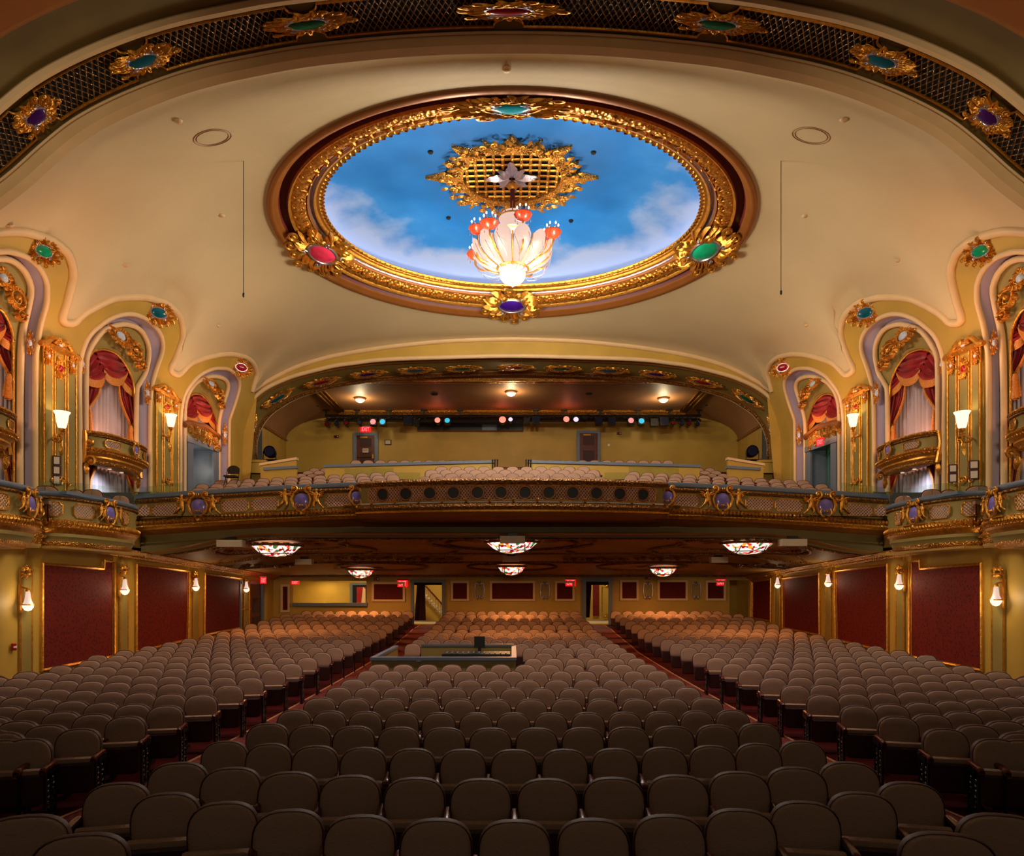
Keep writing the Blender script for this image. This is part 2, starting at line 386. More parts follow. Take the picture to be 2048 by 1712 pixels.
CUR = {2: [(171.5, 984), (171.5, 862), (172, 760), (174.5, 724), (185, 705), (194, 700), (206, 698.6), (218, 701), (231, 707), (242, 718), (252, 732), (260, 748), (266, 766), (269, 799.5), (270, 896), (269, 984)],
       3: [(370, 985), (370, 900), (370.5, 826), (373, 806), (378.5, 794), (388, 788), (396, 788), (403, 790), (409, 795), (415.7, 802), (421, 811), (426, 822), (431, 840), (434, 861), (434.5, 985)],
       1: [(-84, 984), (-84, 846), (-84, 690), (-70, 655), (-50, 632), (-30, 618), (-12, 616), (0, 619), (7, 626), (13, 636), (19, 648), (24, 663), (26, 694), (27, 846), (27, 984)]}
ZW = CZ + 1.6   # bottom of upper wall in world z
def dz(p): return (p.y, p.z)
for s in (-1, 1):
    line = [wp(x, y, 0, -1) for x, y in CL]
    outer = [(12.2, ZW - .6), (31.02, ZW - .6), (31.02, line[-1].z)]
    outer += [(min(31.02, p.y), p.z) for p in reversed(line)][0:]
    outer += [(12.2, line[0].z - .5)]
    holes = [[dz(wp(x, y)) for x, y in OUT[k]] for k in (1, 2, 3)]
    for h in holes:   # holes run down below the parapets
        h[0] = (h[0][0], ZW - .3); h[-1] = (h[-1][0], ZW - .3)
    mb = region(outer, holes, lambda D, z: (s * -wX(z - CZ) if s > 0 else wX(z - CZ), D, z), .8)
    struct(mb, 'wall_left_upper' if s < 0 else 'wall_right_upper', 'ochre')
    cl = [wp(x, y, -.03, s) for x, y in CL]
    mb = MB(); mb.tube(smoothline(cl, 4), .11, 8); struct(mb, 'trim_1', 'cream')
    for k in (1, 2, 3):
        O = resample(smoothline([wp(x, y, 0, s) for x, y in OUT[k]], 4), 70)
        I = resample(smoothline([wp(x, y, .15, s) for x, y in INN[k]], 4), 70)
        dx = Vector((-.12 * (-s), 0, 0))
        mb = MB(); mid = [o.lerp(i, .5) + Vector((s * .16, 0, 0)) for o, i in zip(O, I)]
        mb.loft([O, [o.lerp(m, .5) + Vector((s * .02, 0, 0)) for o, m in zip(O, mid)], mid, [i.lerp(m, .4) + Vector((s * .03, 0, 0)) for i, m in zip(I, mid)], I])
        struct(mb, 'trim_2', 'mauve')
        mb = MB(); mb.tube([p - Vector((s * .02, 0, 0)) for p in O], .07, 8); mb.tube(I, .08, 8)
        struct(mb, 'trim_3', 'cream')
        # niche wall with the curtain opening
        inn = [dz(wp(x, y, .2)) for x, y in INN[k]]; inn[0] = (inn[0][0] - .1, ZW - .6); inn[-1] = (inn[-1][0] + .1, ZW - .6)
        cu = [dz(p) for p in resample(smoothline([wp(x, y, .22) for x, y in CUR[k]], 4), 50)]
        # opening must stay inside the niche outline
        cyd = sum(p[0] for p in inn) / len(inn)
        cu2 = [(cyd + (a - cyd) * .995, b) for a, b in cu]; cu2[0] = (cu2[0][0], ZW - .4); cu2[-1] = (cu2[-1][0], ZW - .4)
        inn2 = [(cyd + (a - cyd) * 1.06, b + (.06 if i not in (0, len(inn) - 1) else 0)) for i, (a, b) in enumerate(inn)]
        cu2 = [(max(a, inn2[0][0] + .03), b) for a, b in cu2]
        mb = region(inn2, [cu2], lambda D, z: (s * (-(wX(z - CZ)) + .22), D, z), .8)
        struct(mb, 'wall_left_niche' if s < 0 else 'wall_right_niche', 'olive')
        mb = MB(); cc = [wp(x, y, .20, s) for x, y in CUR[k]]
        mb.tube(smoothline(cc, 5), .035, 6)
        mb.tube(smoothline([wp(x, y, .17, s) for x, y in INN[k]], 4), .03, 6)
        struct(mb, 'trim_4', 'gold')
# ================================================================== REAR ARCH WALL (plane D=31) and arch tunnel
RO = [(504.6, 783), (527, 767), (554, 752), (584, 737), (617, 725), (657, 714), (699, 705.5), (740, 699), (781, 693), (835, 687), (890, 682), (960, 679), (1024, 677.5)]
RI = [(479, 1000), (479, 940), (479, 880), (480, 845), (485.5, 825), (494, 812), (507, 797), (523, 783), (543, 771), (565, 761), (589, 752), (630, 741), (671, 731.5), (711, 726), (753, 720.6), (820, 717), (890, 715), (960, 713), (1024, 712.2)]
RJ = [(513, 1000), (513, 945), (513, 915), (513, 889), (516, 873), (521, 859), (527, 848), (535, 837), (547, 825), (562, 815), (581, 803), (603, 793), (635, 783), (671, 774), (711, 767), (753, 761.6), (820, 756), (890, 752), (960, 749.5), (1024, 748)]
def mir(L): return L + [(2048 - x, y) for x, y in reversed(L[:-1])]
ro = [at(x, y, 31) for x, y in mir(RO)]; ri = [at(x, y, 31) for x, y in mir(RI)]; rj = [at(x, y, 33.6) for x, y in mir(RJ)]
ex = lambda p: (p.x, p.z)
low = CZ + 3.4
outer = [(-13.2, low)] + [(-13.2, ro[0].z + .3)] + [ex(p) for p in ro] + [(13.2, ro[-1].z + .3), (13.2, low)]
hole = [ex(p) for p in ri]; hole[0] = (hole[0][0], low + .01); hole[-1] = (hole[-1][0], low + .01)
struct(region(outer, [hole], lambda a, b: (a, 31.0, b), .9), 'wall_rear_arch', 'ochre')
mb = MB(); mb.tube(smoothline([p - Vector((0, .02, 0)) for p in ro], 4), .12, 8); struct(mb, 'trim_5', 'cream')
mb = MB(); A = smoothline(ri, 4); A = resample(A, 150); B = resample(smoothline(rj, 4), 150)
mb.tube([p - Vector((0, .03, 0)) for p in A], .10, 8); mb.tube([p - Vector((0, .02, 0)) for p in B], .06, 8); struct(mb, 'trim_6', 'cream')
def ab(q, d=0.0): return [a.lerp(b, q) + Vector((0, 0, d)) for a, b in zip(A, B)]
mb = MB(); mb.loft([ab(0), ab(.12), ab(.2), ab(.22), ab(.78), ab(.82), ab(1)]); struct(mb, 'trim_7', 'olive')
mb = MB()
for q in (.16, .84): mb.tube(ab(q), .05, 6)
struct(mb, 'trim_8', 'bronze')
mb = MB(); mb.tube(ab(.93), .09, 6); struct(mb, 'trim_9', 'golddk')
# ================================================================== REAR BALCONY ROOM
YB = 42.0
def rr(x, y, D): return at(x, y, D)
mb = MB(); zt = CZ + 10.5
mb.add([(-14.2, YB, CZ + 6), (14.2, YB, CZ + 6), (14.2, YB, zt), (-14.2, YB, zt)], [(0, 1, 2, 3)]); struct(mb, 'wall_back', 'ochre')
mb = MB()
for s in (-1, 1):
    mb.add([(s * 12.3, 33.6, CZ + 4), (s * 13.9, YB, CZ + 4), (s * 13.9, YB, CZ + 9.05), (s * 12.3, 33.6, CZ + 8.0)], [(0, 1, 2, 3)])
struct(mb, 'wall_side_rear', 'ochre')
mb = MB()   # side coves
for s in (-1, 1):
    rows = []
    for i in range(9):
        t = PI / 2 * i / 8
        a = Vector((s * (10.6 + 1.7 * math.cos(t)), 33.6, CZ + 8.0 + 2.5 * math.sin(t))); b = Vector((s * (10.6 + 3.3 * math.cos(t)), YB, CZ + 9.05 + 1.45 * math.sin(t)))
        rows.append([a, b])
    mb.loft(rows)
mb.add([(-10.6, 33.55, zt), (10.6, 33.55, zt), (10.6, YB, zt), (-10.6, YB, zt)], [(0, 1, 2, 3)])
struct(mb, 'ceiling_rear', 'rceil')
mb = MB()
for s in (-1, 1): mb.tube([(s * 12.28, 33.7, CZ + 8.0), (s * 13.85, YB - .05, CZ + 9.05)], .07, 6)
struct(mb, 'trim_10', 'bronze')
mb = MB(); fr = [(-10.4, 34.2), (-10.4, 40.9), (10.4, 40.9), (10.4, 34.2)]
for k in range(3):
    d = .22 * k; q = [Vector((x - d * (1 if x > 0 else -1), y + (d if y < 35 else -d), zt - .10 + .03 * k)) for x, y in fr]
    mb.tube(q, .10 if k != 1 else .05, 6, closed=True)
struct(mb, 'trim_11', 'goldf')
mb = MB(); mb.add([(-13.9, 31, CZ + 5.2), (13.9, 31, CZ + 5.2), (14, YB, CZ + 7.1), (-14, YB, CZ + 7.1)], [(0, 1, 2, 3)]); struct(mb, 'floor_rear_balcony', 'carpetd')
# ================================================================== PROSCENIUM ARCH and its grille band
PR = [(-210, 590), (-150, 520), (-100, 477), (-50, 436), (0, 400), (51, 360), (110, 307), (171, 260), (250, 218), (342, 181), (425, 156), (513, 137), (600, 121), (700, 109), (800, 100), (910, 94), (1024, 92)]
DP = 14.5
pr = [at(x, y, DP) for x, y in mir(PR)]
P0 = resample(smoothline(pr, 6), 220)
def arc(D, k=1.0): return [Vector((p.x * k, D, CZ + (p.z - CZ) * k)) for p in P0]
mb = MB(); mb.loft([arc(DP), arc(DP - .02, .985), arc(DP - .12, .978), arc(DP - .30, .982), arc(DP - .36, 1.0), arc(DP - .40, 1.0)]); struct(mb, 'trim_12', 'cream')
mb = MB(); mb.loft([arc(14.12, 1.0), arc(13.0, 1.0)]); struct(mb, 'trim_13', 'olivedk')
mb = MB(); mb.tube(arc(12.95, .995), .09, 6); mb.tube(arc(14.1, .997), .03, 5); struct(mb, 'trim_14', 'cream')
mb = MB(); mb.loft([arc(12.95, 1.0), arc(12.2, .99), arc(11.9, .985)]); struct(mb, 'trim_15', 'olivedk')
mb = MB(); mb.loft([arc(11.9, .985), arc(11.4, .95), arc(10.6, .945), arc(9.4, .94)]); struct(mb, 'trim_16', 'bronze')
# ================================================================== CEILING
RC = (0.0, 22.4); RX, RY, RH = 7.67, 6.68, CZ + 11.5
bd = []
lim = [p for p in pr if abs(p.x) < 11.45]
left = [wp(x, y, -.02, -1) for x, y in CL]; left = [Vector((p.x, min(p.y, 31), p.z)) for p in left]
bd = lim + [Vector((-p.x, p.y, p.z)) for p in left] + [p.copy() for p in reversed(ro)][1:-1] + list(reversed(left))
sm = []
for i in range(len(bd)):
    a, b = bd[i], bd[(i + 1) % len(bd)]; k = max(1, int((b - a).length / .35))
    for j in range(k): sm.append(a.lerp(b, j / k))
rows = []
NS = 12
NB = len(sm)
def blur(L, w):
    if w < 1: return L
    out = []
    for i in range(NB):
        a = Vector((0, 0, 0)); t = 0
        for k in range(-2 * w, 2 * w + 1, max(1, w // 4)):
            g = math.exp(-(k / w) ** 2); a += L[(i + k) % NB] * g; t += g
        out.append(a / t)
    return out
for i in range(NS + 1):
    q = i / NS; row = []
    for p0, p in zip(sm, blur(sm, int(26 * (1 - q) ** .7 * min(1, (1 - q) * 4)))):
        t = math.atan2((p.y - RC[1]) / RY, p.x / RX); p = p0.lerp(p, 1.0); r0 = Vector((RC[0] + RX * math.cos(t), RC[1] + RY * math.sin(t), RH))
        xy = r0.lerp(p, q); row.append(Vector((xy.x, xy.y, RH + (p.z - RH) * (q ** 2.0))))
    rows.append(row)
mbc = MB(); mbc.loft(rows, True); ceil = struct(mbc, 'ceiling', 'ceil')
bvh_ceil = BVHTree.FromPolygons([Vector(v) for v in mbc.v], mbc.f)
def cast(bvh, x, y):
    for k in range(40):
        d = (at(x, y + k, 10) - Vector((0, 0, CZ))).normalized(); r = bvh.ray_cast(Vector((0, 0, CZ)), d)
        if r[0]: return r[0], r[1]
# dome ring: bands of an elliptical cornice
def ring(q, dh=0.0, n=160):   # q 0 outer .. 1 inner
    rx = 7.67 + (6.05 - 7.67) * q; ry = 6.68 + (4.93 - 6.68) * q; z = CZ + 11.5 + .6 * q + dh
    return [Vector((rx * math.cos(2 * PI * k / n), 22.4 - .03 * q + ry * math.sin(2 * PI * k / n), z)) for k in range(n)]
def band(rows, name, m): mb = MB(); mb.loft([ring(*r) for r in rows], True); return struct(mb, name, m)
band([(-.02, .05), (0, -.05), (.05, -.10), (.1, -.08), (.13, -.04), (.17, -.04), (.19, 0)], 'trim_17', 'bronze')
band([(.19, .0), (.22, .12), (.33, .12), (.36, -.02)], 'trim_18', 'maroonp')
band([(.355, -.02), (.37, -.1), (.40, -.08), (.42, -.04)], 'trim_19', 'gold')
band([(.42, -.04), (.48, -.12), (.57, -.15), (.65, -.12), (.70, -.02)], 'trim_20', 'goldc')
band([(.70, -.02), (.71, -.08), (.735, -.06), (.74, 0)], 'trim_21', 'bronze')
band([(.74, .0), (.76, .06), (.80, .06), (.82, 0)], 'trim_22', 'silver')
band([(.82, 0), (.83, -.07), (.87, -.06), (.88, 0), (.93, -.03), (.95, 0)], 'trim_23', 'gold')
mb = MB()
R = ring(.965, -.04, 150)
for i, p in enumerate(R):
    d = (p - Vector((0, 22.4, p.z))).normalized(); t = Vector((-d.y, d.x, 0)); m = frame(p, t, -d)
    mb.leaf(0, -.05, PI / 2, .17, .20, 0, .05, m, 4)
R2 = ring(.56, -.15, 130)
for i, p in enumerate(R2):
    d = (p - Vector((0, 22.4, p.z))).normalized(); t = Vector((-d.y, d.x, 0)); m = frame(p, t, -d)
    sg = 1 if i % 2 else -1
    mb.leaf(-.15, -.16 * sg, .9 * sg, .42, .2, -.8 * sg, .08, m, 4); mb.ell((0, .16 * sg, .02), (.06, .06, .06), 6, 4, m)
mb.build('trim_24', 'gold', kind='structure')
band([(.95, 0), (1.0, -.05), (1.02, .0), (1.0, .05)], 'trim_25', 'gold')
# back lip hides the cove lamps
def ell3(rx, ry, z, n=120): return [Vector((rx * math.cos(2 * PI * k / n), 22.37 + ry * math.sin(2 * PI * k / n), z)) for k in range(n)]
mb = MB(); mb.loft([ell3(6.05, 4.93, CZ + 12.15), ell3(6.2, 5.08, CZ + 12.17), ell3(6.75, 5.6, CZ + 12.17), ell3(6.8, 5.65, CZ + 12.3)], True); struct(mb, 'trim_26', 'white')
rows = []
for i in range(15):
    t = PI / 2 * i / 14; rows.append(ell3(6.8 * math.cos(t) + .01, 5.65 * math.cos(t) + .01, CZ + 12.3 + 1.05 * math.sin(t)))
mbd = MB(); mbd.loft(rows, True); struct(mbd, 'ceiling_dome', 'sky'); bvh_dome = BVHTree.FromPolygons([Vector(v) for v in mbd.v], mbd.f)
mb = MB(); mb.tube(ell3(6.5, 5.36, CZ + 12.235), .03, 6, closed=True)
mb.build('cove_light_tube', 'cove', label='white cove light tube hidden behind the gilded lip of the blue dome', cat='light')
# ================================================================== SOFFIT UNDER THE BALCONY
def ss(a, b, x): t = max(0, min(1, (x - a) / (b - a))); return t * t * (3 - 2 * t)
def soffh(X, D):
    hc = 1.74 - (D - 22) * .0877; hw = .6 + (35 - D) * .0415
    t = ss(8.0, 12.0, abs(X)); return hc + (min(hc, hw) - hc) * t
mb = MB(); xs = [-12.3 + .615 * i for i in range(41)]
mb.loft([[(x, D, CZ + soffh(x, D)) for x in xs] for D in [21.95 + i * .7 for i in range(20)] + [35.3]])
struct(mb, 'ceiling_soffit', 'soff'); bvh_soff = BVHTree.FromPolygons([Vector(v) for v in mb.v], mb.f)
mb = MB()
for D, r in ((22.9, .05), (26.6, .05), (29.2, .07), (34.6, .08)):
    mb.tube([(x, D, CZ + soffh(x, D) - .02) for x in xs[1:-1]], r, 6)
for X in (-3.2, 3.2): pass
struct(mb, 'trim_27', 'golddk')
for s in (-1, 1):
    mb = MB()
    for k, (o, d, r) in enumerate(((0.04, -.16, .06), (.14, -.06, .09), (.3, -.03, .05))):
        mb.tube([(s * (12.2 - o), D, CZ + soffh(12.2, D) + d) for D in (17.2, 22, 27, 31, 34.9)], r, 6)
    D = 17.3
    while D < 34.8:
        m = frame(Vector((s * 12.08, D, CZ + soffh(12.2, D) - .10)), (0, 1, 0), (0, 0, 1)); mb.leaf(0, -.07, PI / 2, .16, .14, 0, .06 * (1 if s < 0 else -1), m, 3); D += .2
    struct(mb, 'trim_28', 'goldf')
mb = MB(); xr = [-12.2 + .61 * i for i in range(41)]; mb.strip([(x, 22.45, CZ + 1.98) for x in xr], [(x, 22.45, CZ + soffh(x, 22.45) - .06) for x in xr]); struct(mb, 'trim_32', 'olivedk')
# ================================================================== LOWER SIDE WALLS
mb = MB()
for s in (-1, 1):
    ys = [9, 12, 15.9] if s < 0 else [9, 12, 15.9]
    mb = MB()
    if s < 0:
        segs = [(15.9 + .0, 30.6), (33.4, 35.3)]
    else:
        segs = [(15.9 + .0, 35.3)]
    for a, b in segs:
        mb.loft([[(s * 12.23, y, z) for y in [a + (b - a) * i / 8 for i in range(9)]] for z in (-.1, 2, CZ + 2.45)])
    mb.add([(s * 12.23, 9, -.1), (s * 12.23, 14.9, -.1), (s * 12.23, 14.9, CZ + 2.4), (s * 12.23, 9, CZ + 2.4)], [(0, 1, 2, 3)])
    zt2 = wp(6, 1155, 0, s).z
    mb.add([(s * 12.23, 14.9, zt2), (s * 12.23, 15.9, zt2), (s * 12.23, 15.9, CZ + 2.4), (s * 12.23, 14.9, CZ + 2.4)], [(0, 1, 2, 3)])
    if s < 0:
        z2 = wp(530, 1168, 0, s).z
        mb.add([(s * 12.23, 30.6, z2), (s * 12.23, 33.4, z2), (s * 12.23, 33.4, CZ + 2), (s * 12.23, 30.6, CZ + 2)], [(0, 1, 2, 3)])
    struct(mb, 'wall_left' if s < 0 else 'wall_right', 'ochre')
# lower rear wall with openings, D=35
def R2(x, y): p = at(x, y, 35); return (p.x, p.z)
def rect(x0, y0, x1, y1): return [R2(x0, y0), R2(x1, y0), R2(x1, y1), R2(x0, y1)]
outer = [(-12.3, .5), (12.3, .5), (12.3, CZ + .75), (-12.3, CZ + .75)]
openings = [rect(586, 1162, 733, 1206), rect(828, 1165, 884, 1247.5), rect(1172, 1163, 1217, 1247.5), rect(1459, 1160, 1500, 1240)]
struct(region(outer, openings, lambda a, b: (a, 35.0, b), 0), 'wall_back_lower', 'ochre', False)
mb = MB(); mb.tube([(-12.2, 34.93, CZ + .62), (12.2, 34.93, CZ + .62)], .08, 6); mb.tube([(-12.2, 34.85, CZ + .70), (12.2, 34.85, CZ + .70)], .08, 6); struct(mb, 'trim_29', 'golddk')
# lobby behind
mb = MB(); zf = .74; zc = 4.1
for q in ([(-13, 39.5, zf), (13, 39.5, zf), (13, 39.5, zc), (-13, 39.5, zc)], [(-13, 35.1, zf), (-13, 39.5, zf), (-13, 39.5, zc), (-13, 35.1, zc)], [(13, 35.1, zf), (13, 39.5, zf), (13, 39.5, zc), (13, 35.1, zc)]):
    mb.add(q, [(0, 1, 2, 3)])
struct(mb, 'wall_lobby', 'ochre', False)
mb = MB(); mb.add([(-13, 35.1, zc), (13, 35.1, zc), (13, 39.5, zc), (-13, 39.5, zc)], [(0, 1, 2, 3)]); struct(mb, 'ceiling_lobby', 'cream', False)
mb = MB(); mb.add([(-13, 35.3, zf - .01), (13, 35.3, zf - .01), (13, 39.5, zf - .01), (-13, 39.5, zf - .01)], [(0, 1, 2, 3)]); struct(mb, 'floor_lobby', 'paper', False)
for x in (-8.5, -3.9, 4.6): light('AREA', 'lobby_ceiling_light', (x, 37.5, 4.0), 55, (1, .74, .42), .6, (0, 0, 0))
# balcony deck (raked) over the soffit
mb = MB(); mb.loft([[(x, D, CZ + (min(z, 3.6) if abs(x) > 9.5 else z)) for x in (-12.2, -10, -9.2, -6, 0, 6, 9.2, 10, 12.2)] for D, z in ((21.9, 2.3), (22.9, 2.4), (24, 3.0), (26, 3.6), (28, 4.3), (31.05, 5.2))]); struct(mb, 'floor_balcony', 'carpetd', False)
# ================================================================== ORNAMENT KIT (local XY plane, +Z outwards)
def scroll_mesh(name, seed, rx, ry, W, H, nl=16, ns=6, m='gold', th=.035, h=.07):
    R = random.Random(seed); mb = MB()
    for i in range(nl):
        t = 2 * PI * (i + .5) / nl; c, s_ = math.cos(t), math.sin(t)
        x, y = rx * c * 1.02, ry * s_ * 1.02; X, Y = W / 2 * c, H / 2 * s_
        L = math.hypot(X - x, Y - y) * R.uniform(.75, 1.08); a = math.atan2(Y - y, X - x)
        mb.leaf(x, y, a + R.uniform(-.35, .35), L, L * .34 + .02, R.choice((-1, 1)) * R.uniform(.5, 1.3), h)
    for i in range(ns):
        t = 2 * PI * i / ns + .3; c, s_ = math.cos(t), math.sin(t)
        k = R.uniform(.62, .8); x, y = W / 2 * c * k, H / 2 * s_ * k
        mb.spiral(x, y, t + PI / 2, min(W, H) * R.uniform(.06, .11), R.choice((-1, 1)), 1.4, th, z=h * .8)
    pts = [(rx * 1.06 * math.cos(2 * PI * k / 24), ry * 1.06 * math.sin(2 * PI * k / 24), .03) for k in range(24)]
    mb.tube(pts, th, 6, closed=True)
    return mb.mesh(name, m)
def gem_mesh(name, rx, ry, m, h=.08):
    mb = MB(); rows = []
    for i in range(6):
        q = i / 5; rows.append([(rx * math.cos(2 * PI * k / 20) * math.cos(q * PI / 2), ry * math.sin(2 * PI * k / 20) * math.cos(q * PI / 2), .02 + h * math.sin(q * PI / 2)) for k in range(20)])
    mb.loft(rows, True); return mb.mesh(name, m)
def rim_mesh(name, rx, ry, th=.022):
    mb = MB(); pts = [(rx * math.cos(2 * PI * k / 24), ry * math.sin(2 * PI * k / 24), .05) for k in range(24)]; mb.tube(pts, th, 6, closed=True)
    for sx, sy in ((1, 1), (-1, 1), (1, -1), (-1, -1)): mb.spiral(sx * rx * .7, sy * ry * .85, PI / 2 * (1 - sx) , .05, sx * sy, 1.1, .014, z=.07)
    return mb.mesh(name, 'silver')
CART = scroll_mesh('scrollwork', 3, .24, .19, 1.04, 1.0, 34, 14, th=.026)
CARTW = scroll_mesh('scrollwork', 5, .22, .2, 1.06, .85, 38, 16, th=.024)
DROPM = scroll_mesh('scrollwork', 8, .16, .10, .64, 1.04, 24, 10, th=.024)
RIM = rim_mesh('rim', .235, .185); RIMD = rim_mesh('rim', .15, .10, .016)
GEMC = {}
def gem(kind, rx=.23, ry=.18):
    k = (kind, rx, ry)
    if k not in GEMC: GEMC[k] = gem_mesh('jewel', rx, ry, 'j_' + kind)
    return GEMC[k]
def cartouche(px, mtx, wpx, hpx, kind, label, group=None, base=CART, name='cartouche', rim=True, jr=(.23, .18), depth=.8):
    su, sv = pxscale(mtx, wpx, hpx)
    r = empty(name, None, label, 'ornament', group, mtx)
    S = Matrix.Diagonal((su, sv, min(su, sv) * depth + .1, 1))
    inst('scrollwork', base, r, mtx=S)
    j = inst('jewel', gem(kind, *jr), r, mtx=S)
    if rim: inst('rim', RIM if jr[0] > .2 else RIMD, r, mtx=S)
    return r
# ================================================================== PROSCENIUM GRILLE
def nearest(pts, x, y): return min(range(len(pts)), key=lambda i: (pj(pts[i]) - Vector((x, y))).length_squared if pts[i].y > 1 else 1e9)
AM = arc(13.55, 1.0)
S0 = [0]
for a, b in zip(AM, AM[1:]): S0.append(S0[-1] + (b - a).length)
def onarc(sv, v, lift=0.0):
    j = 0
    while j < len(S0) - 2 and S0[j + 1] < sv: j += 1
    q = (sv - S0[j]) / (S0[j + 1] - S0[j]); p = P0[j].lerp(P0[j + 1], q); t = (P0[j + 1] - P0[j]).normalized(); n = Vector((t.z, 0, -t.x))
    return Vector((p.x, 13.55 + v, p.z)) + n * lift, t, n
JW = [(72, 230, 'purple', 100, 80), (290, 122, 'teal', 135, 66), (610, 40, 'green', 175, 54), (1015, 4, 'red', 210, 46), (1440, 38, 'green', 175, 54), (1760, 118, 'teal', 135, 66), (1975, 228, 'purple', 100, 80)]
JN = {'purple': 'purple', 'teal': 'teal blue', 'green': 'green', 'red': 'crimson'}
jn = []
for i, (x, y, k, wpx, hpx) in enumerate(JW):
    ii = nearest(AM, x, y); sv = S0[ii]; jn.append(sv); P, t, n = onarc(sv, 0, .05)
    m = frame(P, t, Vector((0, 1, 0)))
    if m.col[2].to_3d().z > 0: m = frame(P, -t, Vector((0, 1, 0)))
    lab = 'gilded cartouche with %s glass on the stage arch grille' % JN[k]
    lab += ', at the crown' if i == 3 else ', ' + SIDEW[-1 if i < 3 else 1]
    cartouche(None, m, wpx, hpx * 1.05, k, lab, 'stage arch cartouches', CARTW)
def lattice(fn, w, h, pitch, r, bar, back, parent, name='lattice_panel', corner=.12, frame_r=.02, lift=.015, slant=1.0, backlift=-.004, framem='gold', seg=6, holes=()):
    """fn(u,v,lift) -> point; u in -w/2..w/2, v in -h/2..h/2"""
    def ins(u, v):
        au, av = abs(u), abs(v)
        if au > w / 2 or av > h / 2: return False
        if au > w / 2 - corner and av > h / 2 - corner and (au - w / 2) ** 2 + (av - h / 2) ** 2 < corner ** 2: return False
        return not any((u - a) ** 2 + v * v < b * b for a, b in holes)
    mb = MB(); span = h * slant; k = -(w / 2 + span); M_ = 16
    while k < w / 2 + span:
        for d in (1, -1):
            run = []
            for i in range(M_ + 1):
                v = -h / 2 + h * i / M_; u = k + d * span * (i / M_ - .5)
                if ins(u, v): run.append((u, v))
                else:
                    if len(run) > 1: mb.tube([fn(a, b, lift) for a, b in (run[0], run[len(run) // 2], run[-1])], r, 4, caps=False)
                    run = []
            if len(run) > 1: mb.tube([fn(a, b, lift) for a, b in (run[0], run[len(run) // 2], run[-1])], r, 4, caps=False)
        k += pitch
    o = mb.build(name, bar, parent)
    out = []
    for cu, cv, a0 in ((1, 1, -PI / 2), (-1, 1, 0), (-1, -1, PI / 2), (1, -1, PI)):
        for i in range(5):
            q = a0 - PI / 2 * i / 4 if True else 0
            out.append((cu * w / 2 + corner * math.cos(q), cv * h / 2 + corner * math.sin(q)))
    # concave corners, ordered round the outline
    out = []
    for cu, cv, a0, a1 in ((1, 1, -PI / 2, -PI), (-1, 1, 0, -PI / 2), (-1, -1, PI / 2, 0), (1, -1, PI, PI / 2)):
        for i in range(5):
            q = a0 + (a1 - a0) * i / 4; out.append((cu * w / 2 + corner * math.cos(q), cv * h / 2 + corner * math.sin(q)))
    fr_ = []
    for i in range(len(out)):
        a, b = out[i], out[(i + 1) % len(out)]; n = max(1, int(math.dist(a, b) / .3))
        for j in range(n): fr_.append((a[0] + (b[0] - a[0]) * j / n, a[1] + (b[1] - a[1]) * j / n))
    mb = MB(); mb.tube([fn(a, b, lift) for a, b in fr_], frame_r, 5, closed=True); mb.build('frame', framem, o)
    mb = MB(); n = max(2, int(w / .3)); rows = []
    for v in (-h / 2, -h / 2 + corner, h / 2 - corner, h / 2):
        g = w / 2 - (corner if abs(v) > h / 2 - corner * .5 else 0); rows.append([fn(-g + 2 * g * i / n, v, backlift) for i in range(n + 1)])
    if back: mb.loft(rows); mb.build('backing', back, o)
    return o
gr = empty('stage_arch_grille', onarc(S0[-1] / 2, 0)[0], 'pierced gold diamond grille running round the dark soffit of the stage arch', 'grille')
ends = [jn[0] - 3.4] + jn + [jn[-1] + 3.4]
for a, b in zip(ends, ends[1:]):
    mid = (a + b) / 2; wd = (b - a) - .30
    lattice(lambda u, v, l, mid=mid: onarc(max(.01, min(S0[-1] - .01, mid + u)), v, .02 + l)[0], wd, .80, .13, .009, 'golddk', 'dark', gr, corner=.16, frame_r=.025, slant=.6)
# ================================================================== DOME ORNAMENTS
def ringm(x, y, q=.55):
    pts = ring(q, -.05); i = nearest(pts, x, y); p = pts[i]; d = (p - Vector((0, 22.4, p.z))).normalized(); t = Vector((-d.y, d.x, 0))
    v = (d * -1 + Vector((0, 0, .15))).normalized(); m = frame(p + Vector((0, 0, -.12)), t, v)
    if m.col[2].to_3d().z > 0: m = frame(p + Vector((0, 0, -.12)), -t, v)
    return m
for x, y, k, W_, H_, nm in ((1022, 215, 'cyan', 250, 56, 'sky blue'), (655, 481, 'pink', 112, 120, 'rose pink'), (1399, 480, 'emerald', 112, 120, 'emerald green'), (1026, 607, 'violet', 112, 66, 'violet')):
    m = ringm(x, y)
    if W_ > 200: P_ = at(x, y, 11.45 * F / (VY - y)); m = frame(P_, (1, 0, 0), (0, -1, 0))
    cartouche(None, m, W_, H_, k, 'large gilded leaf cartouche holding %s glass on the dome ring' % nm, 'dome ring cartouches', CARTW if W_ > 200 else CART, jr=(.16, .2) if W_ > 200 else (.23, .2))
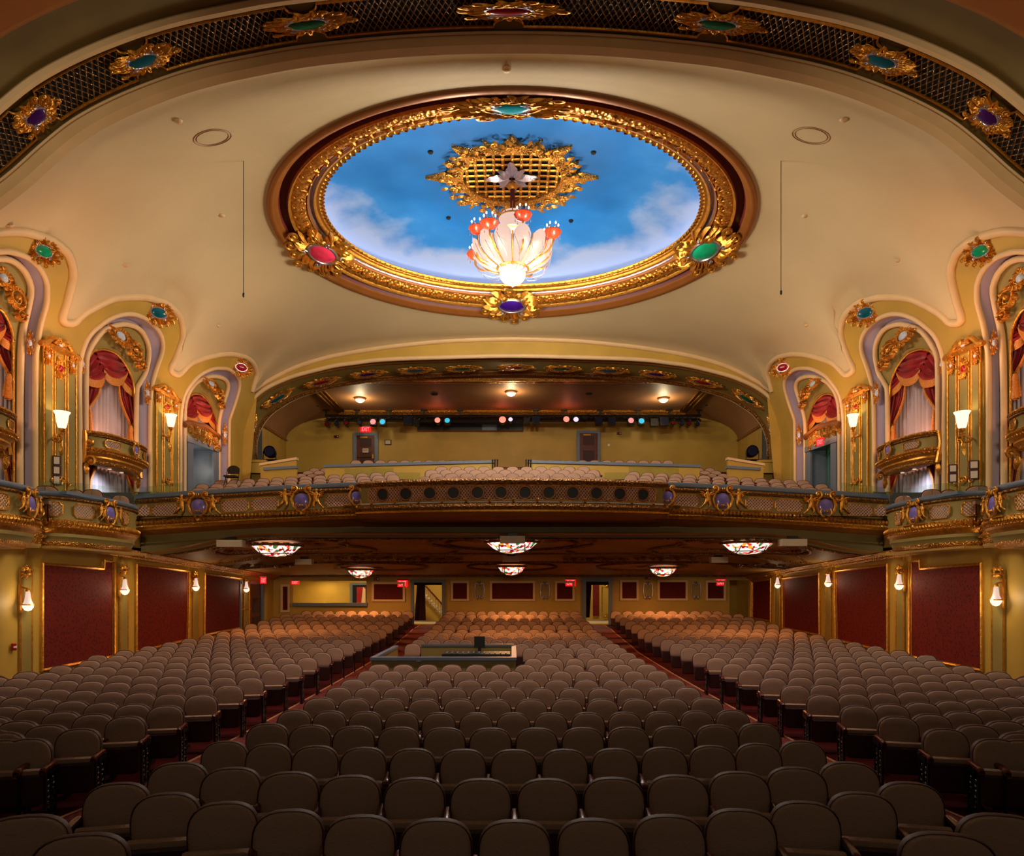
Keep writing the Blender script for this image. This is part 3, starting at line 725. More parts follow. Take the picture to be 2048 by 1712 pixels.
# sunburst ceiling rose on the dome
pc, _ = cast(bvh_dome, 1023, 360)
rose = empty('ceiling_rose', pc, 'gilded sunburst ceiling rose with pierced grid on the blue dome', 'ceiling rose')
def domept(u, v, l=0.0):   # u,v in metres on the dome, from the rose centre
    r = bvh_dome.ray_cast(Vector((u, 22.0 + v, CZ + 5)), Vector((0, 0, 1)))[0]
    return Vector((u, 22.0 + v, (r.z if r else CZ + 13.2) - .04 - l))
mb = MB(); npt = 96; out = []; inn = []
def star(t):
    s_ = 0
    for c, w_, a_ in ((0, .16, .55), (PI / 2, .16, .5), (PI, .16, .55), (-PI / 2, .16, .3), (PI / 4, .15, .45), (-PI / 4, .15, .42), (3 * PI / 4, .15, .45), (-3 * PI / 4, .15, .42), (PI / 8, .07, .25), (3 * PI / 8, .07, .25), (5 * PI / 8, .07, .25), (7 * PI / 8, .07, .25), (-PI / 8, .07, .25), (-3 * PI / 8, .07, .25), (-5 * PI / 8, .07, .25), (-7 * PI / 8, .07, .25)):
        d = abs((t - c + PI) % (2 * PI) - PI); s_ = max(s_, a_ * max(0, 1 - d / w_) ** 1.1)
    return 1 + s_
for k in range(npt):
    t = 2 * PI * k / npt; q = star(t); out.append((2.0 * q * .90 * math.cos(t), 1.75 * q * .90 * math.sin(t))); inn.append((1.58 * math.cos(t), 1.36 * math.sin(t)))
mb.loft([[domept(*p, -.06) for p in inn], [domept(*p, .12) for p in inn], [domept((a[0] + b[0]) / 2, (a[1] + b[1]) / 2, .20) for a, b in zip(inn, out)], [domept(*p, .06) for p in out], [domept(*p, -.08) for p in out]], True)
mb.build('border', 'goldf', rose)
mb = MB(); R_ = random.Random(4)
for k in range(56):
    t = 2 * PI * k / 56; p = domept((1.85 if k % 2 else 2.1) * math.cos(t), (1.6 if k % 2 else 1.8) * math.sin(t), .16); m = frame(p, (-math.sin(t), math.cos(t), 0), (-math.cos(t), -math.sin(t), 0))
    if m.col[2].z > 0: m = frame(p, (math.sin(t), -math.cos(t), 0), (-math.cos(t), -math.sin(t), 0))
    mb.spiral(0, 0, R_.uniform(0, 6), .13, 1 if k % 2 else -1, 1.2, .035, m); mb.leaf(0, -.05, -PI / 2 + R_.uniform(-.7, .7), .26, .14, .9, .05, m)
mb.build('border_scroll', 'gold', rose)
mb = MB(); n_ = 5
for i in range(-n_, n_ + 1):
    x = i * .29
    for ax in (0, 1):
        pts = []
        for j in range(-12, 13):
            y = j / 12 * 1.6
            u, v = (x, y) if ax == 0 else (y, x)
            if (u / 1.62) ** 2 + (v / 1.4) ** 2 < 1: pts.append(domept(u, v, .03))
        if len(pts) > 1: mb.tube(pts, .05, 5, flat=.6)
for i in range(-n_, n_ + 1):
    for j in range(-n_, n_ + 1):
        u, v = i * .29, j * .29
        if (u / 1.6) ** 2 + (v / 1.38) ** 2 < 1: mb.ell(domept(u, v, .05), (.07, .07, .03), 6, 4)
mb.build('grid', 'gold', rose)
mb = MB(); mb.loft([[domept(.01 * math.cos(2 * PI * k / 40), .01 * math.sin(2 * PI * k / 40), -.03) for k in range(40)], [domept(1.6 * math.cos(2 * PI * k / 40), 1.38 * math.sin(2 * PI * k / 40), -.03) for k in range(40)]], True); mb.build('backing', 'dark', rose)
mb = MB(); m0 = frame(domept(0, 0, .12), (1, 0, 0), (0, -1, 0))
for k in range(16):
    t = 2 * PI * k / 16; L = .75 if k % 4 == 0 else (.52 if k % 2 == 0 else .38); mb.leaf(.1 * math.cos(t), .1 * math.sin(t), t, L, L * .5, .2, .09, m0)
mb.build('centre_leaves', 'silver', rose)
for k in range(4):   # small sprinkler discs on the dome
    x, y = ((861, 303), (1187, 304), (897, 435), (1142, 441))[k]; p, nn = cast(bvh_dome, x, y)
    mb = MB(); mb.lathe([(0, -.06), (.07, -.05), (.09, 0)], 10, Matrix.Translation(p)); mb.build('sprinkler', 'dark', label='small dark sprinkler disc on the blue dome, %s, %s' % ('stage end' if k < 2 else 'balcony end', SIDEW[-1 if k % 2 == 0 else 1]), cat='sprinkler', group='sprinklers on the dome', origin=p)
# ================================================================== CHANDELIER
c0 = domept(0, 0, .15); CX, CY = .02, 22.3
ch = empty('chandelier', (CX, CY, CZ + 9.85), 'tiered chandelier with frosted petal panels, candle clusters and glowing lower bowl', 'chandelier')
T = Matrix.Translation((CX, CY, CZ))
mb = MB(); mb.lathe([(.02, 13.3), (.16, 13.25), (.20, 13.12), (.13, 13.02), (.05, 12.98)], 16, T); mb.build('canopy', 'gold', ch)
mb = MB(); mb.lathe([(.075, 13.1), (.085, 12.4), (.10, 12.1)], 10, T); mb.build('stem', 'maroonp', ch)
mb = MB(); mb.lathe([(.12, 12.22), (.36, 12.2), (.46, 12.05), (.40, 11.9), (.30, 11.72)], 20, T); mb.build('crown_shade', 'lampp', ch)
mb = MB()
for k in range(12):
    t = 2 * PI * k / 12; mb.tube([(CX + .46 * math.cos(t), CY + .46 * math.sin(t), CZ + 12.05), (CX + .55 * math.cos(t), CY + .55 * math.sin(t), CZ + 12.22), (CX + .5 * math.cos(t), CY + .5 * math.sin(t), CZ + 12.34)], .02, 5)
mb.tube([(CX + .46 * math.cos(t * PI / 12), CY + .46 * math.sin(t * PI / 12), CZ + 12.05) for t in range(24)], .025, 5, closed=True)
mb.build('crown', 'gold', ch)
for k in range(12):
    t0, t1 = 2 * PI * (k + .06) / 12, 2 * PI * (k + .94) / 12; rows = []
    for i in range(8):
        q = i / 7; r = .40 + .82 * math.sin(q * PI / 2) ** .9; z = 10.36 + .66 * q ** 1.15; row = []
        for j in range(7):
            g = j / 6; sag = .12 * (1 - (2 * g - 1) ** 2); zz = z + (.20 * (1 - (2 * g - 1) ** 2) if i == 7 else 0); t = t0 + (t1 - t0) * g; row.append((CX + (r + sag * q) * math.cos(t), CY + (r + sag * q) * math.sin(t), CZ + zz))
        rows.append(row)
    mb = MB(); mb.loft(rows); mb.build('petal_panel', 'lampp', ch)
mb = MB()
for k in range(12):
    t = 2 * PI * k / 12; mb.tube([(CX + (.42 + .84 * math.sin(q / 6 * PI / 2) ** .9) * math.cos(t), CY + (.42 + .84 * math.sin(q / 6 * PI / 2) ** .9) * math.sin(t), CZ + 10.36 + .66 * (q / 6) ** 1.15) for q in range(7)], .022, 5)
mb.tube([(CX + .5 * math.cos(t * PI / 12), CY + .5 * math.sin(t * PI / 12), CZ + 10.40) for t in range(24)], .05, 6, closed=True)
mb.build('rib', 'gold', ch, kind='stuff')
mb = MB()
for k in range(28):
    t = 2 * PI * k / 28; m = frame((CX + .46 * math.cos(t), CY + .46 * math.sin(t), CZ + 10.36), (-math.sin(t), math.cos(t), 0), (0, 0, 1)); mb.leaf(0, -.02, PI / 2, .16, .10, 0, .05, m, 4)
mb.build('bowl_collar', 'silver', ch)
mb = MB(); mb.lathe([(.42, 10.36), (.43, 10.24), (.40, 10.10), (.30, 9.98), (.16, 9.91), (.06, 9.86), (.0, 9.80)], 24, T); mb.build('lower_bowl', 'lampw', ch)
for k in range(8):
    t = 2 * PI * (k + .35) / 8; rr_ = 1.45; hz = 11.30 if k % 2 else 11.62; rr_ = 1.45 if k % 2 else 1.18
    ax, ay = CX + rr_ * math.cos(t), CY + rr_ * math.sin(t)
    arm = MB(); arm.tube(smoothline([(CX + .5 * math.cos(t), CY + .5 * math.sin(t), CZ + 10.5), (CX + 1.15 * math.cos(t), CY + 1.15 * math.sin(t), CZ + 10.62), (ax * .98 + CX * .02, ay * .98 + CY * .02, CZ + hz - .45), (ax, ay, CZ + hz - .25)], 4), .03, 6)
    arm = arm.build('arm', 'gold', ch)
    mb = MB(); T2 = Matrix.Translation((ax, ay, CZ + hz)); mb.lathe([(0, -.27), (.08, -.24), (.22, -.17), (.29, -.06), (.27, -.03)], 12, T2); mb.build('dish', 'amber' if 'amber' in M else 'fringe', arm)
    mb = MB(); mc = MB()
    for j in range(6):
        g = 2 * PI * j / 6; mb.lathe([(.022, -.05), (.022, .12)], 6, Matrix.Translation((ax + .18 * math.cos(g), ay + .18 * math.sin(g), CZ + hz))); mc.ell((ax + .18 * math.cos(g), ay + .18 * math.sin(g), CZ + hz + .16), (.024, .024, .05), 6, 4)
    mb.build('candle', 'white', arm); mc.build('candle_bulb', 'bulb', arm)
    mb = MB()
    for j in range(8):
        g = 2 * PI * j / 8; x, y = ax + .24 * math.cos(g), ay + .24 * math.sin(g); mb.tube([(x, y, CZ + hz - .06), (x, y, CZ + hz - .22)], .005, 4); mb.ell((x, y, CZ + hz - .26), (.014, .014, .04), 5, 4)
    mb.build('crystal_drop', 'silver', arm)
mb = MB()
for k in range(16):
    t = 2 * PI * k / 16; t2 = t + .2; mb.tube(smoothline([(CX + 1.3 * math.cos(t), CY + 1.3 * math.sin(t), CZ + 11.0), (CX + 1.15 * math.cos(t2), CY + 1.15 * math.sin(t2), CZ + 10.45), (CX + .7 * math.cos(t2), CY + .7 * math.sin(t2), CZ + 10.2), (CX + .43 * math.cos(t2), CY + .43 * math.sin(t2), CZ + 10.2)], 4), .011, 4)
mb.build('bead_chain', 'silver', ch)
# ================================================================== CEILING BITS
for x, y in ((425, 275), (1622, 271)):
    p, nn = cast(bvh_ceil, x, y); n = -nn if nn.z > 0 else nn; m = frame(p, Vector((1, 0, 0)), n.cross(Vector((1, 0, 0))))
    mb = MB()
    for r in (.42, .36): mb.tube([bvh_ceil.ray_cast(Vector((p.x + r * math.cos(2 * PI * k / 32), p.y + r * math.sin(2 * PI * k / 32), 5)), Vector((0, 0, 1)))[0] for k in range(32)], .014, 5, closed=True)
    o = mb.build('access_hatch', 'rceil', origin=p, label='round plastered access hatch in the buff ceiling, %s' % SIDEW[-1 if x < 1000 else 1], cat='hatch')
PLUG = {(356, 241): 'beside the fire alarm side hatch', (1013, 139): 'between the dome and the stage arch', (1688, 239): 'beside the cyan door side hatch', (443, 430): 'behind the fire alarm side microphone wire', (250, 530): 'above the middle arch, fire alarm side', (1610, 431): 'behind the cyan door side microphone wire', (1796, 520): 'above the middle arch, cyan door side', (19, 450): 'above the stage-end arch, fire alarm side', (436, 651): 'above the balcony-end arch, fire alarm side', (1613, 650): 'above the balcony-end arch, cyan door side'}
for x, y, s_ in ((356, 241, 1), (1013, 139, 1), (1688, 239, 1), (443, 430, .7), (250, 530, .8), (1610, 431, .6), (1796, 520, .7), (19, 450, .8), (436, 651, .5), (1613, 650, .5)):
    p, nn = cast(bvh_ceil, x, y); n = -nn if nn.z > 0 else nn; m = frame(p, Vector((1, 0, 0)), n.cross(Vector((1, 0, 0))))
    mb = MB(); mb.lathe([(0, .05), (.05, .05), (.09, .02), (.10, 0)], 12)
    o = mb.build('ceiling_plug', 'cream', label='small round plug in the buff plaster ceiling, ' + PLUG[(x, y)], cat='ceiling fitting', group='ceiling plugs'); o.matrix_basis = m
for x, y0, y1 in ((487, 322, 590), (1562, 322, 585)):
    p, nn = cast(bvh_ceil, x, y0); D = p.y; b = at(x, y1, D)
    e = empty('hanging_microphone', b, 'thin wire with a small microphone hanging from the ceiling, %s' % SIDEW[-1 if x < 1000 else 1], 'microphone')
    mb = MB(); mb.tube([p, b], .009, 5); mb.build('cable', 'iron', e)
    mb = MB(); mb.ell(b, (.03, .03, .07), 8, 6); mb.build('capsule', 'black', e)
# ================================================================== REAR ARCH SOFFIT CARTOUCHES
MID = ab(.5)
RJW = [(500, 860, 'teal', 18, 56), (560, 799, 'teal', 52, 32), (645, 765, 'red', 60, 26), (735, 749, 'purple', 62, 19), (828, 741, 'teal', 64, 18), (925, 737, 'green', 64, 18), (1027, 735, 'red', 66, 17)]
RJW += [(2050 - x, y, {560: 'green'}.get(x, k), a, b) for x, y, k, a, b in reversed(RJW[:-1])]
for i, (x, y, k, a, b) in enumerate(RJW):
    ii = max(1, min(len(MID) - 2, nearest(MID, x, y))); p = MID[ii]; t = (MID[ii + 1] - MID[ii - 1]).normalized()
    dd = (B[ii] - A[ii]).normalized(); m = frame(p, t, dd)
    n = m.col[2].to_3d(); cdir = Vector((0, 33, CZ + 5)) - p
    if n.dot(cdir) < 0: m = frame(p, -t, dd); n = m.col[2].to_3d()
    m.translation = p + n * .08; L = 1.5
    r = empty('cartouche', None, 'gold cartouche with %s glass, rear arch soffit, %s' % (JN[k], 'at the crown' if i == 6 else '%s, %s from its foot' % (SIDEW[-1 if i < 6 else 1], ORD[(i if i < 6 else 12 - i) + 1])), 'ornament', 'rear arch cartouches', m)
    S = Matrix.Diagonal((1.75, 1.15, .9, 1)); inst('scrollwork', CARTW, r, mtx=S); inst('jewel', gem(k, .23, .18), r, mtx=S); inst('rim', RIM, r, mtx=S)
# ================================================================== SIDE WALL ORNAMENTS, CURTAINS, BOXES
def wframe(x, y, s, e=-.06, turn=0.0):
    P = wp(x, y, e, s); u = Vector((math.sin(turn) * (1 if s < 0 else 1), math.cos(turn) * (1 if s < 0 else -1), 0)); 
    if s > 0: u = Vector((math.sin(turn), -math.cos(turn), 0))
    return frame(P, u, Vector((0, 0, 1)))
ARN = {1: 'stage-end', 2: 'middle', 3: 'balcony-end'}
def affine(k):
    if k == 2: return lambda x, y: (x, y)
    if k == 3: return lambda x, y: (370.5 + (x - 172) * .648, 788 + (y - 698.6) * .78)
    return lambda x, y: (-84 + (x - 172) * 1.132, 616 + (y - 698.6) * .86)
def pleat(edgeA, edgeB, n, amp, s, freq, name, m, parent, rows=14):
    """cloth between two px polylines with folds running along them; e gives the depth"""
    mb = MB(); Aq, Bq = resample([Vector((a[0], a[1], a[2])) for a in edgeA], rows), resample([Vector((a[0], a[1], a[2])) for a in edgeB], rows); L = []
    for a, b in zip(Aq, Bq):
        row = []
        for j in range(n + 1):
            q = a.lerp(b, j / n); p = wp(q.x, q.y, q.z, s); row.append(p + Vector((-s * amp * math.sin(2 * PI * freq * j / n + .7 * math.sin(j * 1.7)), 0, 0)))
        L.append(row)
    mb.loft(L); return mb.build(name, m, parent)
for s in (-1, 1):
    side = SIDEW[s]
    for k in (1, 2, 3):
        af = affine(k)
        def P3(x, y, e): a, b = af(x, y); return (a, b, e)
        cu = CUR[k]; x0 = min(p[0] for p in cu); x1 = max(p[0] for p in cu); yt = min(p[1] for p in cu)
        ybot = 985 if k != 3 else 882
        # sheer
        rt = empty('window_curtain', wp((x0 + x1) / 2, 900, .5, s), 'pleated grey sheer curtain filling the %s arch of the %s wall' % (ARN[k], side), 'curtain', 'sheer arch curtains')
        pleat([(x0 - 14, yt - 8, .62), (x0 - 14, ybot, .62)], [(x1 + 6, yt - 8, .62), (x1 + 6, ybot, .62)], 120, .055, s, 15, 'sheer', 'sheer', rt, 8)
        # swagged valance
        v = empty('swag_valance', wp((x0 + x1) / 2, yt, .3, s), 'gold fringed crimson swag valance hung in the %s arch of the %s wall' % (ARN[k], side), 'valance', 'crimson swags')
        def swag(top, bot, e, v=v, s=s):
            tp = resample([Vector(P3(x, y, e)) for x, y in smoothline2(top)], 15); bt = resample([Vector(P3(x, y, e)) for x, y in smoothline2(bot)], 15); L = []
            for i in range(13):
                q = i / 12; row = []
                for j in range(15):
                    c = tp[j].lerp(bt[j], q); g = math.sin(PI * j / 14); p = wp(c.x, c.y, e - .05 * g, s); row.append(p + Vector((-s * (.055 * math.sin(q * PI * 9 + g * 2) * (.4 + g) + .16 * g * q), 0, 0)))
                L.append(row)
            mb = MB(); mb.loft(L); sw = mb.build('swag', 'velvet', v)
            mb = MB(); lo = L[-1]; mb.loft([[p + Vector((-s * .03, 0, .03)) for p in lo], [p + Vector((-s * .05, 0, -.09)) for p in lo], [p + Vector((-s * .02, 0, -.21)) for p in lo]]); mb.build('fringe', 'fringe', sw)
        def smoothline2(L): return [(p.x, p.y) for p in smoothline([(a, b, 0) for a, b in L], 4)]
        swag([(169, 742), (176, 716), (184, 703), (196, 698)], [(169, 752), (180, 760), (198, 760), (210, 741)], .40)
        swag([(252, 727), (262, 742), (270, 765), (274, 785)], [(238, 752), (246, 770), (258, 780), (274, 789)], .42)
        swag([(190, 697), (208, 692), (236, 703), (256, 732)], [(205, 738), (216, 755), (236, 758), (254, 738)], .32)
        # side drapes
        if k != 3:
            for nm, A1, B1, tie in (('a', [(168, 745), (168, 790), (168, 815), (168, 870)], [(201, 755), (198, 785), (186, 805), (178, 818), (182, 840), (184, 870)], (179, 818)), ('b', [(275, 770), (275, 820), (273, 850), (275, 905)], [(237, 765), (240, 795), (250, 825), (260, 850), (256, 880), (254, 905)], (262, 850))):
                d = empty('drape', wp(*af(*tie), .4, s), 'crimson drape tied back in the %s arch, %s, %s' % (ARN[k], side, 'on the stage side' if nm == 'a' else 'on the balcony side'), 'curtain', 'crimson drapes')
                pleat([P3(x, y, .48) for x, y in A1], [P3(x, y, .42) for x, y in B1], 30, .05, s, 5, 'cloth', 'velvet', d, 18)
                mb = MB(); ed = [wp(*P3(x, y, .38), s) for x, y in B1]; mb.tube(smoothline(ed, 4), .045, 6); mb.build('fringe', 'fringe', d)
                mb = MB(); tx, ty = tie; mb.tube([wp(*P3(tx - 3, ty, .34), s), wp(*P3(tx, ty + 2, .30), s), wp(*P3(270 if nm == 'b' else 169, ty - 6, .36), s)], .03, 6); mb.lathe([(.05, 0), (.08, -.12), (.06, -.2), (.10, -.62)], 8, Matrix.Translation(wp(*P3(tx, ty + 2, .26), s))); mb.build('tassel', 'fringe', d)
            ylo = {2: 928, 1: 905}[k]
            for nm, A1, B1 in (('a', [(x0 - 3, ylo), (x0 - 3, 984)], [(x0 + 22, ylo), (x0 + 10, 958), (x0 + 8, 984)]), ('b', [(x1 + 5, ylo + 18), (x1 + 6, 990)], [(x1 - 21, ylo + 12), (x1 - 12, 965), (x1 - 3, 990)])):
                if k == 1 and nm == 'a': continue
                d = empty('drape', wp(A1[0][0], 984, .4, s), 'short crimson drape below the small balcony in the %s arch, %s, %s' % (ARN[k], side, 'stage edge' if nm == 'a' else 'balcony edge'), 'curtain', 'lower crimson drapes')
                pleat([(x, y, .46) for x, y in A1], [(x, y, .40) for x, y in B1], 20, .045, s, 4, 'cloth', 'velvet', d, 10)
                mb = MB(); mb.tube([wp(x, y, .36, s) for x, y in B1], .045, 6); mb.build('fringe', 'fringe', d)
        # spandrel ornament
        sx, sy, sw_, sh = {1: (6, 556, 56, 44), 2: (241, 672, 58, 42), 3: (422, 768, 38, 26)}[k]
        m = wframe(sx, sy, s, .10); su, sv = pxscale(m, sw_, sh)
        r = empty('spandrel_ornament', None, 'gilded shell and rinceau scroll filling the spandrel of the %s arch, %s' % (ARN[k], side), 'ornament', 'arch spandrel ornaments', m)
        S = Matrix.Diagonal((su, sv, .9, 1)); inst('shell', CART, r, mtx=S); inst('pearl', gem('pearl', .17, .2), r, mtx=S)
        mb = MB(); u_ = lambda a, b: None
        for bx, by, R2_ in {1: ((30, 595, 23), (38, 630, 13)), 2: ((267, 700, 20), (279, 728, 12)), 3: ((437, 788, 12), (442, 810, 7.5))}[k]:
            c = wp(bx, by, .10, s); mm = wframe(bx, by, s, .10); a_, b_ = pxscale(mm, R2_ * 2, R2_ * 2); MS = mm @ Matrix.Diagonal((a_, b_, 1, 1))
            sg = 1 if s < 0 else -1
            mb.spiral(0, -.48, 0 if sg > 0 else PI, .45, sg, 1.7, .055, MS, 6, .05)
            for q in range(9):
                t = 2 * PI * q / 9; mb.leaf(.3 * math.cos(t), .3 * math.sin(t), t + sg * .9, .34, .2, sg * 1.0, .10, MS)
            mb.ell((0, 0, .06), (.13, .13, .1), 8, 5, MS)
        mb.build('scroll', 'gold', r)
        # keystone jewel on the band and side jewels
        bx, by, bw, bh, bk = {1: (88, 503, 76, 62, 'emerald'), 2: (317, 626, 72, 56, 'teal'), 3: (482, 735, 50, 42, 'red')}[k]
        P = wp(bx, by, -.18, s); u = Vector((.75, .66 if s < 0 else -.66, 0)); m = frame(P, u, Vector((0, -.25, 1)))
        cartouche(None, m, bw, bh, bk, 'gilded cartouche with %s glass crowning the %s arch, %s' % ({'emerald': 'green', 'teal': 'teal', 'red': 'red'}[bk], ARN[k], side), 'arch crown cartouches', CART)
        for bx, by, bw, bh in {1: ((60, 686, 26, 54),), 2: ((166, 728, 16, 46), (295, 786, 22, 50)), 3: ((367, 812, 9, 36), (450, 870, 18, 46))}[k]:
            P = wp(bx, by, -.02, s); u = Vector((.6, .8 if s < 0 else -.8, 0)); m = frame(P, u, Vector((0, 0, 1)))
            cartouche(None, m, bw, bh, 'pearl', 'slim gilded pearl drop on the %s arch, %s, %s jamb' % (ARN[k], side, 'stage' if bx in (166, 367) else 'balcony'), 'pearl drops', DROPM, 'pearl_drop', True, (.15, .10))
# ================================================================== CHERUB, MEDALLION
def make_cherub():
    J = [(0, .10, .06, .10), (0, .24, .07, .095), (0, .38, .08, .085), (0, .46, .09, .04), (0, .56, .10, .085), (0, .62, .10, .06),
         (-.10, .38, .09, .045), (-.18, .30, .13, .036), (-.10, .22, .17, .03), (.10, .38, .09, .045), (.20, .34, .12, .036), (.28, .42, .11, .028),
         (-.08, .06, .09, .07), (-.16, -.06, .14, .055), (-.26, -.16, .08, .04), (-.36, -.22, .06, .026), (.07, .05, .09, .07), (.10, -.10, .16, .055), (.02, -.22, .10, .038), (-.04, -.28, .08, .026)]
    E = [(0, 1), (1, 2), (2, 3), (3, 4), (4, 5), (2, 6), (6, 7), (7, 8), (2, 9), (9, 10), (10, 11), (0, 12), (12, 13), (13, 14), (14, 15), (0, 16), (16, 17), (17, 18), (18, 19)]
    me = bpy.data.meshes.new('tmp'); me.from_pydata([j[:3] for j in J], E, []); o = bpy.data.objects.new('tmp', me); C.objects.link(o)
    md = o.modifiers.new('s', 'SKIN')
    for i, j in enumerate(J): me.skin_vertices[0].data[i].radius = (j[3], j[3])
    me.skin_vertices[0].data[0].use_root = True
    sb = o.modifiers.new('b', 'SUBSURF'); sb.levels = 1
    dg = bpy.context.evaluated_depsgraph_get(); m2 = bpy.data.meshes.new_from_object(o.evaluated_get(dg)); m2.name = 'body'
    m2.materials.clear(); m2.materials.append(M['gold']); m2.polygons.foreach_set('use_smooth', [True] * len(m2.polygons))
    bpy.data.objects.remove(o); bpy.data.meshes.remove(me); return m2
CHM = make_cherub()
CHR = CHM.copy(); CHR.transform(Matrix.Diagonal((-1, 1, 1, 1))); CHR.flip_normals()
mb = MB()
for sg in (-1, 1):
    for j in range(4): mb.leaf(sg * .05, .36 - .02 * j, PI / 2 - sg * (.9 + .2 * j), .34 - .04 * j, .10, -sg * .5, .04)
WING = mb.mesh('wing', 'gold')
mb = MB()
for sg in (-1, 1):
    mb.spiral(sg * .05, -.42, (0 if sg > 0 else PI), .22, sg, 1.0, .05, z=.05); mb.spiral(sg * .30, .32, (PI if sg > 0 else 0), .16, -sg, 1.2, .05, z=.05)
    mb.tube([(sg * .30, .30, .05), (sg * .40, .05, .06), (sg * .32, -.22, .05), (sg * .12, -.42, .04)], [.05, .07, .06, .03], 6)
    for j in range(5): mb.leaf(sg * (.1 + .1 * j), -.42, -PI / 2 + sg * (1.2), .22, .13, sg * .5, .06)
for j in range(7): mb.leaf(-.21 + .07 * j, .38, PI / 2 + (3 - j) * .15, .16, .08, 0, .05)
mb.ell((0, -.52, .05), (.09, .10, .06), 8, 5)
MEDS = mb.mesh('scroll_frame', 'gold')
def medallion(parent, mtx, sc, name='medallion', gemk='lilac', lab=None):
    o = inst(name, MEDS, parent)
    mm = mtx @ Matrix.Diagonal((sc, sc, sc, 1)); o.matrix_basis = parent.matrix_basis.inverted() @ mm
    inst('jewel', gem(gemk, .30, .31), o); return o
def cherub(parent, mtx, sc, flip):
    o = inst('cherub', CHR if flip else CHM, parent); o.matrix_basis = parent.matrix_basis.inverted() @ mtx @ Matrix.Diagonal((sc, sc, sc, 1)); inst('wing', WING, o); return o
# ================================================================== BALCONY FRONT
def ptop(X): t = max(0, (abs(X) - 4.9) / 7.33); return CZ + 3.38 - .40 * t ** 1.3
def plane(X): return 22.2
for s in (-1, 1):
    xs = [12.23 - (12.23 - 4.75) * i / 24 for i in range(25)]
    path = [Vector((s * x, 22.2, ptop(x))) for x in xs]; nr = [Vector((0, -1, 0))] * len(path)
    bp = empty('balcony_front', (s * 8.5, 22.2, CZ + 1.9), 'gilded balcony front with lattice panels and cherubs, %s' % SIDEW[s], 'balcony front')
    sweep(path, nr, [(-.30, .0), (-.30, .04), (.05, .04), (.08, 0), (.06, -.10), (.0, -.12)]).build('top_rail', 'rail', bp)
    sweep(path, nr, [(.0, -.12), (.08, -.14), (.11, -.20), (.05, -.26), (.02, -.28)]).build('crown_moulding', 'golddk', bp)
    sweep(path, nr, [(.02, -.28), (.0, -.30), (.0, -.76), (.03, -.78)]).build('fascia', 'olive', bp)
    sweep(path, nr, [(.03, -.78), (.12, -.82), (.15, -.90), (.09, -.98)]).build('egg_moulding', 'golddk', bp)
    sweep(path, nr, [(.09, -.98), (.13, -1.01), (.13, -1.05), (.08, -1.08), (.02, -1.14)]).build('bead_moulding', 'gold', bp)
    sweep(path, nr, [(.02, -1.14), (-.05, -1.17), (-.20, -1.24), (-.32, -1.34), (-.36, -1.36)]).build('cove', 'bronze', bp)
    sweep(path, nr, [(-.36, -1.36), (-.38, -1.52), (-.2, -1.56)]).build('lower_band', 'olive', bp)
    mb = MB(); x = 4.8
    while x < 12.2:
        m = frame(Vector((s * x, 22.06, ptop(x) - .97)), (1, 0, 0), (0, 0, 1)); mb.leaf(0, .0, PI / 2, .16, .10, 0, .05, m, 3); mb.ell((.06, -.065, .02), (.028, .028, .028), 5, 3, m); x += .12
    mb.build('leaf_course', 'gold', bp)
    def fn0(xc):
        return lambda u, v, l: Vector((s * xc + u, 22.2 - .005 - l, ptop(xc + s * u) - .53 + v))
    for a, b in ((278, 299), (304, 357), (443, 498), (502, 557), (650, 704)):
        xa, xb = (1024 - a) / F * 22.2, (1024 - b) / F * 22.2; xc = (xa + xb) / 2
        lattice(fn0(xc), xa - xb, .40, .10, .011, 'pale', 'pinkplate', bp, corner=.09, frame_r=.02)
    for gx in (400, 605):
        xc = (1024 - gx) / F * 22.2; zc = ptop(xc) - .50
        medallion(bp, frame(Vector((s * xc, 22.1, zc)), (1, 0, 0), (0, 0, 1)), .80)
        for sg in (-1, 1):
            cherub(bp, frame(Vector((s * xc + sg * .50, 22.05, zc - .08)), (1, 0, 0), (0, 0, 1)), .74, sg > 0)
# centre section with portholes
def bow(x): return 21.25 + .75 * (abs(x) / 4.95) ** 2.2
NP = 41; path = []; nr = []
for i in range(NP):
    x = -4.95 + 9.9 * i / (NP - 1); path.append(Vector((x, bow(x), CZ + 3.36)))
path = [Vector((-5.02, 22.3, CZ + 3.36))] + path + [Vector((5.02, 22.3, CZ + 3.36))]
for i in range(len(path)):
    a, b = path[max(0, i - 1)], path[min(len(path) - 1, i + 1)]; t = (b - a).normalized(); nr.append(Vector((t.y, -t.x, 0)))
cb = empty('projection_booth_front', (0, 21.3, CZ + 2.1), 'bowed centre section of the balcony front with twelve round portholes', 'balcony front')
sweep(path, nr, [(-.9, .05), (-.1, .06), (.06, .02), (.10, -.04), (.05, -.12), (.03, -.15)]).build('top_moulding', 'golddk', cb)
sweep(path, nr, [(.03, -.15), (.0, -.17), (.0, -.66)]).build('fascia', 'olive', cb)
sweep(path, nr, [(.0, -.66), (.03, -.67), (.03, -.71), (.0, -.72)]).build('dentil_course', 'white', cb)
sweep(path, nr, [(.0, -.72), (.10, -.76), (.13, -.84), (.07, -.92)]).build('egg_moulding', 'golddk', cb)
sweep(path, nr, [(.07, -.92), (.12, -.95), (.12, -1.0), (.05, -1.03)]).build('bead_moulding', 'gold', cb)
sweep(path, nr, [(.05, -1.03), (.02, -1.12), (-.12, -1.22), (-.5, -1.27)]).build('cove', 'bronze', cb)
pth = [Vector((-4.9 + i, 22.2, CZ + 3.38)) for i in range(10)] + [Vector((4.9, 22.2, CZ + 3.38))]
sweep(pth, [Vector((0, -1, 0))] * 11, [(.3, -1.2), (-.05, -1.22), (-.20, -1.27), (-.32, -1.36), (-.36, -1.38)]).build('cove', 'bronze', cb)
